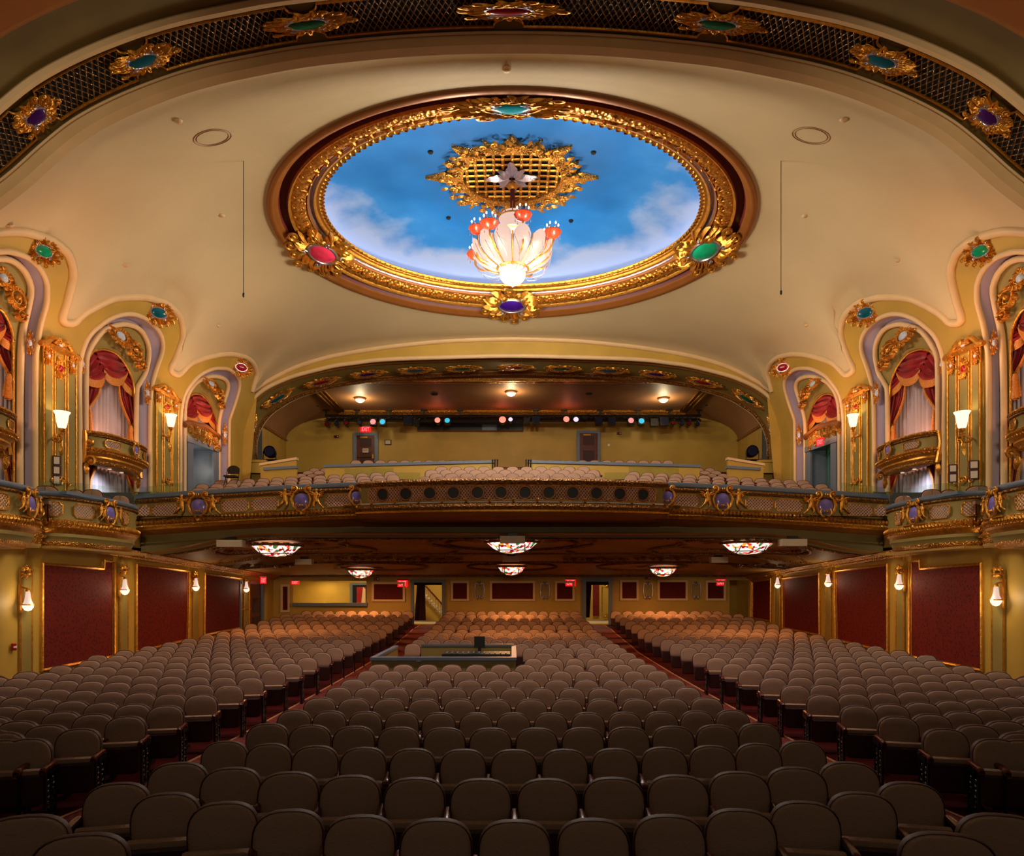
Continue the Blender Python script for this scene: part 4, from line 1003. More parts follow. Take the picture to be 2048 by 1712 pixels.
sweep(pth, [Vector((0, -1, 0))] * 11, [(-.36, -1.38), (-.38, -1.54), (-.2, -1.58)]).build('lower_band', 'olive', cb)
PHX = [766, 812, 859.5, 907, 955, 1002, 1050, 1097.6, 1145, 1192.6, 1239, 1285]
phx = []
for x in PHX:
    X = 0
    for _ in range(20): X = (x - VX) / F * bow(X)
    phx.append(X)
def cfn(u, v, l): return Vector((u, bow(u) - .01 - l, CZ + 3.36 - .41 + v))
lattice(cfn, 9.2, .46, .095, .010, 'pale', 'pinkplate', cb, corner=.05, frame_r=.018, holes=[(u, .19) for u in phx], slant=.8)
for u in phx:
    mtx = frame(Vector((u, bow(u) - .03, CZ + 2.95)), (1, 0, 0), (0, 0, 1)); mb = MB()
    mb.tube([(.195 * math.cos(2 * PI * k / 24), .195 * math.sin(2 * PI * k / 24), .02) for k in range(24)], .03, 6, closed=True, T=mtx); ph = mb.build('porthole', 'bronze', cb)
    mb = MB(); mb.lathe([(0, .012), (.185, .012)], 24, mtx); mb.build('pane', 'black', ph)
mb = MB(); Q = phx + [phx[-1] + .72]
for i in range(13):
    u = (Q[i] - .36) if i else phx[0] - .38; m = frame(Vector((u, bow(u) - .04, CZ + 2.70)), (1, 0, 0), (0, 0, 1))
    for sg in (-1, 1): mb.spiral(0, 0, PI / 2 - sg * 1.2, .06, sg, 1.1, .016, m); mb.leaf(0, -.02, -PI / 2 + sg * .7, .12, .06, sg * .4, .03, m)
    mb.leaf(0, .44, PI / 2, .10, .08, 0, .04, m, 3)
mb.build('scroll_ornament', 'gold', cb)
for sg in (-1, 1): medallion(cb, frame(Vector((sg * 5.0, 21.95, CZ + 2.9)), (.85, -.4 * -sg * -1, 0), (0, 0, 1)), .62)
# ================================================================== SIDE BOXES
def box_front(s, cD, a, b, X0, ztop, H, label, group, name, panels, meds, cher, rail=True, under='soff', lights=False, full=1.0, ls=1.0):
    path = []; nr = []
    N = 36
    for i in range(N + 1):
        t = -PI / 2 + PI * i / N; c_, s_ = math.cos(t), math.sin(t); q = .8
        X = -(X0 - b * (abs(c_) ** q)); D = cD + a * math.copysign(abs(s_) ** .92, s_); path.append(Vector((X * (1 if s < 0 else -1), D, CZ + ztop)))
    for i in range(N + 1):
        p0, p1 = path[max(0, i - 1)], path[min(N, i + 1)]; t = (p1 - p0).normalized(); n = Vector((t.y, -t.x, 0))
        if n.dot(Vector((-s, 0, 0))) < -.2 or n.x * -s < 0: n = -n
        nr.append(n)
    r = empty(name, (s * X0, cD, CZ + ztop - H), label, 'theatre box', group); k = H / 1.35
    if rail: sweep(path, nr, [(-.22, .0), (-.22, .05), (.05, .05), (.07, .0), (.05, -.06 * k), (.0, -.08 * k)]).build('top_rail', 'rail', r)
    else: sweep(path, nr, [(-.1, .0), (-.1, .05), (.06, .05), (.09, .0), (.05, -.06 * k), (.0, -.08 * k)]).build('top_rail', 'goldf', r)
    sweep(path, nr, [(.0, -.08 * k), (.06, -.10 * k), (.06, -.14 * k), (.0, -.17 * k)]).build('crown_moulding', 'golddk', r)
    sweep(path, nr, [(.0, -.17 * k), (-.02, -.4 * k), (.0, -.64 * k)]).build('fascia', 'olive', r)
    sweep(path, nr, [(.0, -.64 * k), (.07, -.67 * k), (.09, -.74 * k), (.03, -.82 * k)]).build('egg_moulding', 'goldf', r)
    sweep(path, nr, [(.03, -.82 * k), (.07, -.85 * k), (.05, -.90 * k), (.0, -.94 * k), (-.05, -1.0 * k)]).build('bead_moulding', 'gold', r)
    sweep(path, nr, [(-.05, -1.0 * k), (-.04, -1.08 * k), (-.10, -1.14 * k), (-.12, -1.2 * k)]).build('stepped_band', 'olive' if rail else 'gold', r)
    sweep(path, nr, [(-.12, -1.2 * k), (-.14, -1.27 * k), (-.22, -1.33 * k), (-.30, -1.35 * k)]).build('lower_moulding', 'goldf', r)
    mb = MB(); low = [p + n * -.30 + Vector((0, 0, -1.34 * k)) for p, n in zip(path, nr)]; wl = [Vector((s * X0, p.y, p.z)) for p in low]; mb.strip(low, wl)
    fl = [p + n * -.05 + Vector((0, 0, -.95 * k)) for p, n in zip(path, nr)]; mb.strip(fl, [Vector((s * (X0 + .5), p.y, p.z)) for p in fl]); mb.build('underside', under, r)
    L = [0]
    for p0, p1 in zip(path, path[1:]): L.append(L[-1] + (p1 - p0).length)
    def on(sv, v, l):
        sv = max(.001, min(L[-1] - .001, sv)); j = 0
        while L[j + 1] < sv: j += 1
        q = (sv - L[j]) / (L[j + 1] - L[j]); p = path[j].lerp(path[j + 1], q); n = nr[j].lerp(nr[j + 1], q).normalized(); return p + n * l + Vector((0, 0, v)), n
    tot = L[-1]
    mb = MB(); q = .1
    while q < tot - .1:
        p, n = on(q, -.80 * k, .07); m = frame(p, Vector((0, 0, 1)).cross(n), (0, 0, 1)); mb.leaf(0, 0, PI / 2, .13 * k, .09, 0, .04, m, 3); mb.ell((.05, -.05, .0), (.022,) * 3, 5, 3, m); q += .11
    mb.build('leaf_course', 'gold', r)
    for c_, w_ in panels:
        lattice(lambda u, v, l, c_=c_: on(c_ * tot + u, -.40 * k + v, .01 + l)[0], w_, .36 * k, .085, .009, 'gold', 'whiteplate', r, corner=.07 * k, frame_r=.018)
    for c_ in meds:
        p, n = on(c_ * tot, -.38 * k, .08); medallion(r, frame(p, Vector((0, 0, 1)).cross(n), (0, 0, 1)), .66 * k * ls)
        for sg in ((-1, 1) if cher else ()):
            p, n = on(c_ * tot + sg * .40 * ls, -.44 * k, .10); u_ = Vector((0, 0, 1)).cross(n); cherub(r, frame(p, u_, (0, 0, 1)), .5 * k * ls, (on(c_ * tot + .2, 0, 0)[0] - on(c_ * tot, 0, 0)[0]).dot(u_) * sg > 0)
    if not rail:
        for en in (.02, .98):
            p, n = on(en * tot, -.9 * k, .02); mb = MB(); m = frame(p, Vector((0, 0, 1)).cross(n), (0, 0, 1))
            mb.spiral(0, .3, -PI / 2, .12, 1, 1.3, .05, m); mb.spiral(0, -.25, PI / 2, .16, -1, 1.3, .05, m); mb.tube([(0, .6, .04), (.03, .3, .08), (0, 0, .05), (-.05, -.3, .05)], .06, 6, T=m); mb.leaf(0, -.3, -PI / 2, .35, .2, .3, .08, m); mb.build('console', 'gold', r)
    if lights:
        for q in (.40, .62):
            p, n = on(q * tot, -1.35 * k, -.5); mb = MB(); mb.lathe([(0, .0), (.06, .0)], 10, Matrix.Translation(p - Vector((0, 0, .01)))); mb.build('downlight', 'lampw', r)
        p, n = on(.5 * tot, -1.45 * k, -.45); light('SPOT', 'box_downlight', p, 130, (.86, .88, 1), .05, (0, -s * .5, 0), cone=2.4)
    return r
for s in (-1, 1):
    sd = SIDEW[s]
    box_front(s, 19.3, 2.1, 1.0, 12.23, 2.42, 1.38, 'large lower box with gilded front and purple medallion beside the balcony, %s' % sd, 'lower theatre boxes', 'theatre_box', ((.12, .34), (.27, .62), (.60, .40)), (.43,), True)
    box_front(s, 14.55, 2.15, 1.3, 12.23, 2.25, 1.35, 'partly seen lower box at the frame edge with purple medallion, %s' % sd, 'lower theatre boxes', 'theatre_box', ((.50, .5), (.84, .36)), (.67,), True)
    box_front(s, 20.8, 1.36, .62, 12.2, 4.42, .86, 'small bowed upper balcony inside the middle arch, %s' % sd, 'small arch balconies', 'arch_balcony', ((.25, .55), (.79, .36)), (.52,), False, False, 'bronze', True, ls=1.1)
    box_front(s, 15.0, 1.36, .62, 12.2, 4.05, .86, 'small bowed upper balcony inside the stage-end arch, %s' % sd, 'small arch balconies', 'arch_balcony', ((.25, .5), (.79, .36)), (.52,), False, False, 'bronze', True, ls=1.1)
    # link between the lower boxes
    lk = empty('box_link', (s * 12.0, 16.9, CZ + 1.0), 'narrow gilded link panel with an S scroll between two lower boxes, %s' % sd, 'balcony front')
    path = [Vector((s * 11.9, 16.3 + .2 * i, CZ + 2.28)) for i in range(7)]; nr = [Vector((-s, 0, 0))] * 7
    sweep(path, nr, [(-.3, .03), (.04, .03), (.06, -.05), (0, -.08)]).build('top_rail', 'rail', lk)
    sweep(path, nr, [(0, -.08), (0, -.62)]).build('fascia', 'olive', lk)
    sweep(path, nr, [(0, -.62), (.08, -.68), (.04, -.78), (.07, -.84), (0, -.92), (-.05, -1.1), (-.1, -1.25)]).build('lower_moulding', 'goldf', lk)
    mb = MB(); m = frame(Vector((s * 11.86, 16.95, CZ + 1.95)), (0, 1 if s < 0 else -1, 0), (0, 0, 1)); mb.spiral(0, 0, PI / 2, .13, 1, 1.4, .04, m); mb.spiral(0, -.02, -PI / 2, .16, 1, 1.4, .045, m); mb.build('scroll', 'gold', lk)
    mb = MB()
    for D0_, D1_ in ((12.6, 16.6), (17.3, 21.4)): mb.box((s * 11.85, (D0_ + D1_) / 2, CZ + 1.03), (.80, D1_ - D0_, .06))
    mb.box((s * 12.1, 17.0, CZ + 1.03), (.3, 1.0, .06)); struct(mb, 'ceiling_under_box', 'soff', False)
    # warm uplights standing on the small balconies and the box rail
    light('POINT', 'arch_uplight', (s * 11.95, 20.9, CZ + 4.5), 60, SALMON, .12)
    light('POINT', 'arch_uplight', (s * 11.95, 15.0, CZ + 4.2), 60, SALMON, .12)
    light('POINT', 'arch_uplight', (s * 11.6, 27.8, CZ + 6.4), 46, SALMON, .12)
    light('SPOT', 'cove_uplight', (s * 10.7, 17.8, CZ + 5.4), 190, (1, .50, .28), .6, (0, -s * 2.55, 0), cone=2.4)
    light('SPOT', 'cove_uplight', (s * 10.7, 24.6, CZ + 5.6), 170, (1, .50, .28), .6, (0, -s * 2.55, 0), cone=2.4)
    # box rail shelf and glass guards
    mb = MB(); q = [wp(133, 981, -.82, s), wp(208, 994, -1.06, s), wp(208, 1001, -1.06, s), wp(133, 988, -.82, s)]
    mb.slab(q, (s * .12, 0, 0)); mb.build('rail_shelf', 'rail', label='pale blue grey shelf fixed on the box rail, %s' % sd, cat='shelf', origin=q[3])
    for gx, ((xa, ya, yb), (xc, yc, yd)) in enumerate((((78, 961, 988), (130, 963, 984)), ((132, 963, 984), (210, 972, 1002)), ((212, 975, 1004), (268, 978, 1018)), ((270, 976, 992), (365, 965, 990)))):
        e_ = -.30; q = [wp(xa, ya, e_, s), wp(xc, yc, e_, s), wp(xc, yd, e_, s), wp(xa, yb, e_, s)]
        mb = MB(); mb.slab(q, (s * .015, 0, 0)); mb.build('glass_guard', 'glass', label='green tinted glass guard above the box rail, %s, %s from stage' % (sd, ORD[gx + 1]), cat='glass guard', group='glass guards', smooth=False, origin=q[3])
# glass panels before the cross aisle wall
for x0, y0, x1, y1 in ((689, 936, 787, 960), (791, 945, 840, 960), (1209, 945, 1254, 960), (1258, 933, 1358, 960)):
    mb = MB(); mb.slab([at(x0, y0 if x0 > 700 else y0 + 1, 28.2), at(x1, y0, 28.2), at(x1, y1, 28.2), at(x0, y1, 28.2)], (0, .015, 0)); mb.build('glass_guard', 'glass', label='low glass guard in front of the yellow cross-aisle wall, %s, %s' % (SIDEW[-1 if x0 < 1000 else 1], 'tall pane' if x0 in (689, 1258) else 'short pane'), cat='glass guard', group='aisle glass guards', smooth=False, origin=at(x0, y1, 28.2))
# ================================================================== PILASTER TABERNACLES
def wline(pts, r, s, e=-.03, n=6): return [wp(x, y, e, s) for x, y in pts]
for s in (-1, 1):
    sd = SIDEW[s]
    for k, (x0, x1, yt0, yt1, yb) in enumerate(((88, 152, 686, 712, 985), (313, 356, 776, 799, 985))):
        X = lambda q: x0 + (x1 - x0) * q; Y = lambda q: yt0 + (yt1 - yt0) * q
        r = empty('wall_tabernacle', wp(X(.5), yb, -.05, s), 'tall wall tabernacle with scroll pediment and red jewel, %s, %s' % (sd, 'stage end' if k == 0 else 'balcony end'), 'wall ornament', 'wall tabernacles')
        mb = MB(); q4 = [wp(X(.0), Y(0), -.02, s), wp(X(1), Y(1), -.02, s), wp(X(1), yb, -.02, s), wp(X(0), yb, -.02, s)]; mb.slab(q4, (-s * .05, 0, 0)); mb.build('panel', 'ochre', r, False)
        mb = MB()
        for a, b in ((.04, .24), (.38, .62), (.76, .96)):
            t0 = 60 if a == .38 else 22; q4 = [wp(X(a), Y(a) + t0, -.085, s), wp(X(b), Y(b) + t0, -.085, s), wp(X(b), yb - 14, -.085, s), wp(X(a), yb - 14, -.085, s)]; mb.slab(q4, (-s * .01, 0, 0))
        mb.build('inlay', 'olive', r, False)
        mb = MB()
        for a in (.0, .26, .34, .66, .74, 1.0): mb.tube([wp(X(a), Y(a) + 6, -.09, s), wp(X(a), yb, -.09, s)], .03, 6)
        mb.build('gilt_fillet', 'gold', r)
        mb = MB()   # broken pediment
        hp = (x1 - x0) * .42
        for sg in (-1, 1):
            pts = [(X(.5 + sg * q), Y(.5 + sg * q) - h * hp / 26) for q, h in ((.62, -3), (.54, -2), (.44, 2), (.34, 9), (.25, 16), (.16, 19), (.09, 16), (.11, 11), (.17, 13))]
            mb.tube(smoothline([wp(a, b, -.18, s) for a, b in pts], 4), .065, 7)
        for d_, rr2 in ((0, .07), (3, .05)): mb.tube([wp(X(-.08), Y(-.08) + d_, -.14, s), wp(X(1.08), Y(1.08) + d_, -.14, s)], rr2, 6)
        mb.build('pediment', 'gold', r)
        for q, dy, a_, b_ in ((.5, -8, .38, 26), (.12, 22, .22, 38), (.88, 22, .22, 38)):
            cx, cy = X(q), Y(q) + dy * (x1 - x0) / 64 + (0 if q == .5 else 0); m = wframe(cx, cy, s, -.14); su, sv = pxscale(m, a_ * (x1 - x0), b_ * (x1 - x0) / 64 * 1.1)
            o = inst('carved_drop', DROPM, r); o.matrix_basis = r.matrix_basis.inverted() @ m @ Matrix.Diagonal((su * 1.5, sv, .7, 1)); inst('pearl', gem('pearl', .15, .10), o)
        cx, cy = X(.5), Y(.5) + 38 * (x1 - x0) / 64; m = wframe(cx, cy, s, -.12); su, sv = pxscale(m, (x1 - x0) * .36, (x1 - x0) * .75)
        o = inst('jewelled_cartouche', DROPM, r); o.matrix_basis = r.matrix_basis.inverted() @ m @ Matrix.Diagonal((su * 1.5, sv, .7, 1)); inst('jewel', gem('red', .15, .16), o)
        m = wframe(X(.5), yb - 16, s, -.10); mb = MB()
        for sg in (-1, 1): mb.spiral(0, 0, PI / 2 - sg, .13, sg, 1.3, .03, m); mb.spiral(sg * .25, .08, -PI / 2, .08, sg, 1.2, .025, m)
        mb.build('base_scroll', 'gold', r)
    # certificates
    fr_ = [(105, 911, 121, 930), (105, 931, 121, 949), (105, 950, 121, 969)] if s < 0 else [(133, 928, 150, 945), (133, 946, 150, 965), (90, 920, 109, 938), (90, 939, 109, 958)]
    for i, (a, b, c, d) in enumerate(fr_):
        r = empty('framed_certificate', wp(a, d, -.12, s), 'small dark framed certificate hung on the wall tabernacle, %s, %s' % (sd, ('top of three', 'middle of three', 'bottom of three')[i] if s < 0 else ('upper, balcony side', 'lower, balcony side', 'upper, stage side', 'lower, stage side')[i]), 'picture frame', 'framed certificates')
        q4 = [wp(a, b, -.12, s), wp(c, b + 1, -.12, s), wp(c, d + 1, -.12, s), wp(a, d, -.12, s)]; mb = MB(); mb.slab(q4, (-s * .03, 0, 0)); mb.build('frame', 'shell', r, False)
        q4 = [wp(a + 2.5, b + 2.5, -.155, s), wp(c - 2.5, b + 3.2, -.155, s), wp(c - 2.5, d - 1.8, -.155, s), wp(a + 2.5, d - 2.5, -.155, s)]; mb = MB(); mb.slab(q4, (-s * .005, 0, 0)); mb.build('sheet', 'paper', r, False)
    # upper wall sconces
    for k, (x, y) in enumerate(((124, 842), (342, 843))):
        P = wp(x, y, -.42, s); W0 = wp(x - 4, y + 36, -.10, s)
        r = empty('wall_sconce', P, 'lit tulip glass sconce on a gilt scroll bracket, %s, %s tabernacle' % (sd, 'stage-end' if k == 0 else 'balcony-end'), 'wall light', 'upper tulip sconces')
        Tm = Matrix.Translation(P); mb = MB(); mb.lathe([(.05, -.22), (.10, -.16), (.13, -.02), (.155, .16), (.20, .24)], 14, Tm); mb.build('glass_shade', 'lampw', r)
        mb = MB(); mb.lathe([(.0, -.36), (.05, -.34), (.03, -.30), (.07, -.26), (.08, -.2)], 10, Tm); mb.tube(smoothline([P + Vector((0, 0, -.34)), P + Vector((s * .05, 0, -.55)), P + Vector((s * .25, 0, -.48)), W0 + Vector((0, 0, .1)), W0 + Vector((-s * .05, 0, -.2))], 4), .028, 6)
        m = frame(W0, (0, 1 if s < 0 else -1, 0), (0, 0, 1)); mb.spiral(0, 0, PI / 2, .12, 1, 1.3, .03, m); mb.leaf(0, -.1, -PI / 2, .35, .16, .3, .06, m); mb.leaf(0, .1, PI / 2, .35, .16, -.3, .06, m); mb.build('bracket', 'gold', r)
        light('POINT', 'sconce_light', P + Vector((-s * .05, 0, .12)), 18, WARM, .10)
# ================================================================== LOWER SIDE WALLS: damask panels, pilasters, sconces
PAN = [[(83, 1127), (205, 1137), (206, 1121), (227, 1123), (227, 1313), (82, 1341)], [(271, 1129), (377, 1142), (375, 1280), (271, 1304)], [(408, 1147), (482, 1157), (481, 1257), (407, 1271)]]
PANR = PAN + [[(505, 1158), (544, 1162), (544, 1237), (505, 1243)]]
for s in (-1, 1):
    sd = SIDEW[s]
    for i, pl in enumerate(PAN if s < 0 else PANR):
        r = empty('damask_wall_panel', wp(pl[-1][0], pl[-1][1], -.03, s), 'red damask wall panel in a gold moulding, %s, %s from the stage end' % (sd, ORD[i + 1]), 'wall panel', 'damask side panels')
        pts = [wp(x, y, -.02, s) for x, y in pl]; mb = MB(); mb.poly(pts, (-s * .02, 0, 0)); mb.build('fabric', 'damask', r, False)
        mb = MB(); mb.tube([p + Vector((-s * .03, 0, 0)) for p in pts], .05, 6, closed=True); mb.tube([wp(x + (1.5 if x < (pl[0][0] + pl[-2][0]) / 2 else -1.5), y + (2 if j < len(pl) - 2 else -2), -.05, s) for j, (x, y) in enumerate(pl)], .018, 5, closed=True); mb.build('frame', 'gold', r)
    for i, (a, b, yt, yb) in enumerate(((41, 64, 1140, 1372), (240, 256, 1136, 1330), (386, 397, 1148, 1300), (488, 499, 1162, 1268))):
        r = empty('wall_pilaster', wp((a + b) / 2, yb, -.05, s), 'olive pilaster strip behind a pear-shaped sconce, %s, %s from the stage' % (sd, ORD[i + 1]), 'pilaster', 'lower pilasters')
        q = [wp(a, yt, -.05, s), wp(b, yt, -.05, s), wp(b, yb, -.05, s), wp(a, yb, -.05, s)]; mb = MB(); mb.slab(q, (s * .05, 0, 0)); mb.build('strip', 'olive', r, False)
        mb = MB(); mb.tube([q[3], q[0], q[1], q[2]], .025, 6); mb.build('gilt_edge', 'gold', r)
        m = wframe((a + b) / 2, yt + 4, s, -.10); su, sv = pxscale(m, (b - a) * 1.15, 28 - 4 * i); o = inst('cresting', DROPM, r); o.matrix_basis = r.matrix_basis.inverted() @ m @ Matrix.Diagonal((su * 1.5, sv, .5, 1))
    for i, (x, y) in enumerate(((56, 1210), (250, 1180), (392, 1174), (493, 1178))):
        if s > 0: y -= (10, 10, 8, 8)[i]
        P = wp(x, y, -.22, s); r = empty('pear_sconce', P, 'lit pear-shaped wall sconce, lower wall, %s, %s from the stage' % (sd, ORD[i + 1]), 'wall light', 'lower pear sconces')
        Tm = Matrix.Translation(P) @ Matrix.Scale(.78, 4); mb = MB(); mb.lathe([(.0, -.20), (.09, -.17), (.15, -.08), (.165, .0)], 14, Tm); mb.build('lower_bowl', 'lampw', r)
        mb = MB(); mb.lathe([(.15, .02), (.10, .14), (.075, .30), (.06, .42)], 14, Tm); mb.build('upper_cone', 'lampp', r)
        mb = MB(); mb.lathe([(.15, -.02), (.175, .0), (.175, .02), (.15, .03)], 16, Tm); mb.lathe([(.05, .42), (.07, .44), (.05, .50), (.01, .52)], 10, Tm); mb.build('rim', 'brass', r)
        W0 = P + Vector((s * .16, 0, 0)); mb = MB(); mb.slab([W0 + Vector((0, -.06, .52)), W0 + Vector((0, .06, .52)), W0 + Vector((0, .06, -.2)), W0 + Vector((0, -.06, -.2))], (s * .05, 0, 0)); mb.tube([W0 + Vector((0, 0, .45)), P + Vector((0, 0, .40))], .02, 5); mb.build('backplate', 'gold', r)
        light('POINT', 'sconce_light', P + Vector((-s * .22, 0, .05)), (16, 12, 12, 10)[i], WARM, .06)
# lower side wall baseboards and doorways
for s in (-1, 1):
    mb = MB()
    q = [(s * 12.22, y, fz(y)) for y in (15.9, 20, 24, 28, 30.6)]; mb.loft([q, [(x - s * .04, y, z) for x, y, z in q], [(x - s * .04, y, z + .16) for x, y, z in q], [(x, y, z + .18) for x, y, z in q]]); struct(mb, 'baseboard_left' if s < 0 else 'baseboard_right', 'rail')
    # doorway near the stage
    d = empty('doorway_frame', (s * 12.2, 15.9, .08), 'blue grey painted doorway frame at the frame edge, %s' % SIDEW[s], 'door frame')
    zt3 = wp(6, 1155, 0, s).z
    mb = MB(); mb.box((s * 12.18, 15.93, zt3 / 2), (.16, .2, zt3)); mb.box((s * 12.18, 15.3, zt3 + .06), (.16, 1.4, .18)); mb.build('casing', 'rail', d, False)
    mb = MB(); mb.box((s * 12.08, 16.03, zt3 / 2), (.06, .05, zt3)); mb.build('edge', 'gold', d, False)
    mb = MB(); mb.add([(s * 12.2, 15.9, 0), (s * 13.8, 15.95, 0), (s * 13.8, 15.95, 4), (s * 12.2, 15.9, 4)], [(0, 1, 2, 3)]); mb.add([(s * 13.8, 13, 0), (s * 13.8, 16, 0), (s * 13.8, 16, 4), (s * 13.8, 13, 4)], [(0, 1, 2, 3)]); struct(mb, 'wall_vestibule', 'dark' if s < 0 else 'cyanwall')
light('POINT', 'cyan_stage_door_light', (12.9, 14.9, 2.9), 60, (.05, .8, 1.0), .1)
mb = MB(); mb.tube([(13.2, 15.8, 1.05), (12.6, 15.75, .75)], .03, 6); mb.build('handrail', 'white', label='short white handrail inside the cyan lit doorway', cat='handrail')
q = [wp(22, 1287, -.03, -1), wp(29, 1287, -.03, -1), wp(29, 1301, -.03, -1), wp(22, 1301, -.03, -1)]
r = empty('fire_alarm_pull', q[3], 'small red fire alarm pull on the ochre wall beside the frame-edge doorway', 'fire alarm'); mb = MB(); mb.slab(q, (.05, 0, 0)); mb.build('body', 'litoff' if 'litoff' in M else 'j_red', r, False); mb = MB(); c = (q[0] + q[2]) / 2 + Vector((.06, 0, 0)); mb.box(c, (.02, .10, .04)); mb.build('handle', 'white', r, False)
# ================================================================== TEXT AND SIGNS
def text_mesh(txt, size, name='lettering', m='exitt', ext=.006):
    cu = bpy.data.curves.new('t', 'FONT'); cu.body = txt; cu.size = size; cu.align_x = 'CENTER'; cu.align_y = 'CENTER'; cu.extrude = ext; cu.offset = size * .012
    o = bpy.data.objects.new('t', cu); C.objects.link(o); dg = bpy.context.evaluated_depsgraph_get(); me = bpy.data.meshes.new_from_object(o.evaluated_get(dg)); bpy.data.objects.remove(o); bpy.data.curves.remove(cu)
    me.name = name; me.materials.clear(); me.materials.append(M[m]); return me
EXT = text_mesh('EXIT', 1.0)
def exit_sign(P, u, wpx, hpx, label, top='dark'):
    m = frame(P, u, (0, 0, 1)); su, sv = pxscale(m, wpx, hpx)
    r = empty('exit_sign', None, label, 'exit sign', 'red exit signs', m); mb = MB(); mb.box((0, 0, -.03), (su, sv, .06)); mb.build('housing', 'exit', r, False, local=True)
    mb = MB(); mb.box((0, sv * .56, -.04), (su * 1.05, sv * .14, .10)); mb.build('canopy', top, r, False, local=True)
    o = inst('lettering', EXT, r); o.matrix_basis = Matrix.Translation((0, -.01, .004)) @ Matrix.Diagonal((su * .36, sv * .95, 1, 1)); return r
exit_sign(at(805, 1167, 34.94), (1, 0, 0), 20, 14, 'red lit exit sign beside the curtained doorway with the staircase', 'black')
exit_sign(at(1141, 1165.5, 34.94), (1, 0, 0), 20, 14, 'red lit exit sign beside the central doorway nearer the cyan doorway side', 'black')
exit_sign(at(1442, 1164.5, 34.94), (1, 0, 0), 18, 13, 'red lit exit sign over the end red panel of the rear wall', 'black')
exit_sign(at(590, 1165, 34.9), (1, 0, 0), 15, 7, 'small red exit sign at the corner of the viewing window opening')
exit_sign(wp(527, 1161, -.35, -1), (.8, .6, 0), 12, 13, 'red exit sign over the dark side door at the rear corner', 'white')
exit_sign(at(731, 858.5, 41.9), (1, 0, 0), 21, 11, 'red exit sign over the panelled upper balcony door with push bar', 'white')
exit_sign(wp(1640 - 2 * (1640 - 1024) if False else 408, 884, -.30, 1), (.8, -.6, 0), 15, 13, 'red exit sign over the open upper side doorway, cyan doorway side', 'exit')
# ================================================================== LOWER REAR WALL
def rpanel(x0, y0, x1, y1, label):
    r = empty('rear_wall_panel', at((x0 + x1) / 2, y1, 34.97), label, 'wall panel', 'red rear wall panels'); mb = MB(); a, b = at(x0, y1, 34.97), at(x1, y0, 34.97)
    mb.box(((a.x + b.x) / 2, 34.97, (a.z + b.z) / 2), (b.x - a.x, .03, b.z - a.z)); mb.build('fabric', 'damaskp', r, False)
    mb = MB(); W_ = b.x - a.x; H_ = b.z - a.z; cx_ = (a.x + b.x) / 2; cz_ = (a.z + b.z) / 2
    for c_, d_ in (((cx_, 34.94, a.z), (W_ + .12, .08, .11)), ((cx_, 34.94, b.z), (W_ + .12, .08, .11)), ((a.x, 34.945, cz_), (.11, .07, H_ - .1)), ((b.x, 34.945, cz_), (.11, .07, H_ - .1))): mb.box(c_, d_)
    mb.build('frame', 'cream', r, False)
for q in ((746, 1166, 808, 1201, 'red panel left of the staircase doorway'), (904, 1164, 936, 1200, 'narrow red panel beside the staircase doorway, toward the centre'), (982, 1164, 1068, 1200, 'widest red damask panel at the centre of the rear wall'), (1112, 1164, 1147, 1200, 'narrow red panel under the central exit sign, cyan doorway side'), (1242, 1162, 1275, 1199, 'small red panel just past the open doorway, cyan doorway side'), (1317, 1162, 1373, 1199, 'wide red panel between two gilt frames, cyan doorway side'), (1413, 1163, 1449, 1199, 'red panel under the outermost exit sign, cyan doorway side'), (564, 1171, 578, 1222, 'tall narrow red panel in the rear corner, fire alarm side')):
    rpanel(*q[:4], q[4].replace('left of', 'between the viewing window and'))
for x, lb in ((959, 'between narrow and central red panels, fire alarm side'), (1090, 'between central and narrow red panels, cyan doorway side'), (1296, 'between two red panels past the open doorway'), (1392, 'next to the outermost red panel, cyan doorway side')):
    P = at(x, 1181, 34.93); r = empty('wall_bracket_frame', P, 'gilt scrolled blank frame, ' + lb, 'wall ornament', 'gilt blank frames'); m = frame(P, (1, 0, 0), (0, 0, 1)); mb = MB()
    mb.tube([(-.2, -.36, .02), (.2, -.36, .02), (.24, 0, .02), (.2, .36, .02), (-.2, .36, .02), (-.24, 0, .02)], .025, 6, closed=True, T=m)
    for sy in (-1, 1):
        for sx in (-1, 1): mb.spiral(sx * .04, sy * .38, (0 if sx > 0 else PI), .07, sx * -sy, 1.2, .02, m); mb.leaf(sx * .02, sy * .3, PI / 2 * sy + sx * .5, .2, .1, .3, .05, m)
        mb.ell((0, sy * .30, .04), (.05, .07, .05), 8, 5, m)
    mb.build('scroll_frame', 'silver', r); mb = MB(); mb.box((0, 0, 0), (.36, .62, .02), m); mb.build('field', 'olive', r, False)
def casing(x0, y0, x1, y1, wpx, label, D=34.96, m='rail', name='doorway_frame'):
    r = empty(name, at((x0 + x1) / 2, y1, D), label, 'door frame'); mb = MB()
    for a, b, c, d in ((x0 - wpx, y0 - .1, x0, y1), (x1, y0 - .1, x1 + wpx, y1), (x0 - wpx, y0 - wpx, x1 + wpx, y0)):
        p, q = at(a, d, D), at(c, b, D); mb.box(((p.x + q.x) / 2, D, (p.z + q.z) / 2), (q.x - p.x, .14, q.z - p.z))
        if b < y0 and d == y0: mb.box(((p.x + q.x) / 2, D, (p.z + q.z) / 2 - .005), (q.x - p.x + .06, .18, q.z - p.z))
    mb.build('casing', m, r, False); return r
casing(828, 1165, 884, 1249, 6, 'dark blue grey casing round the staircase doorway')
casing(1172, 1163, 1217, 1249, 8, 'dark blue grey casing round the open doorway with red wallpaper beyond')
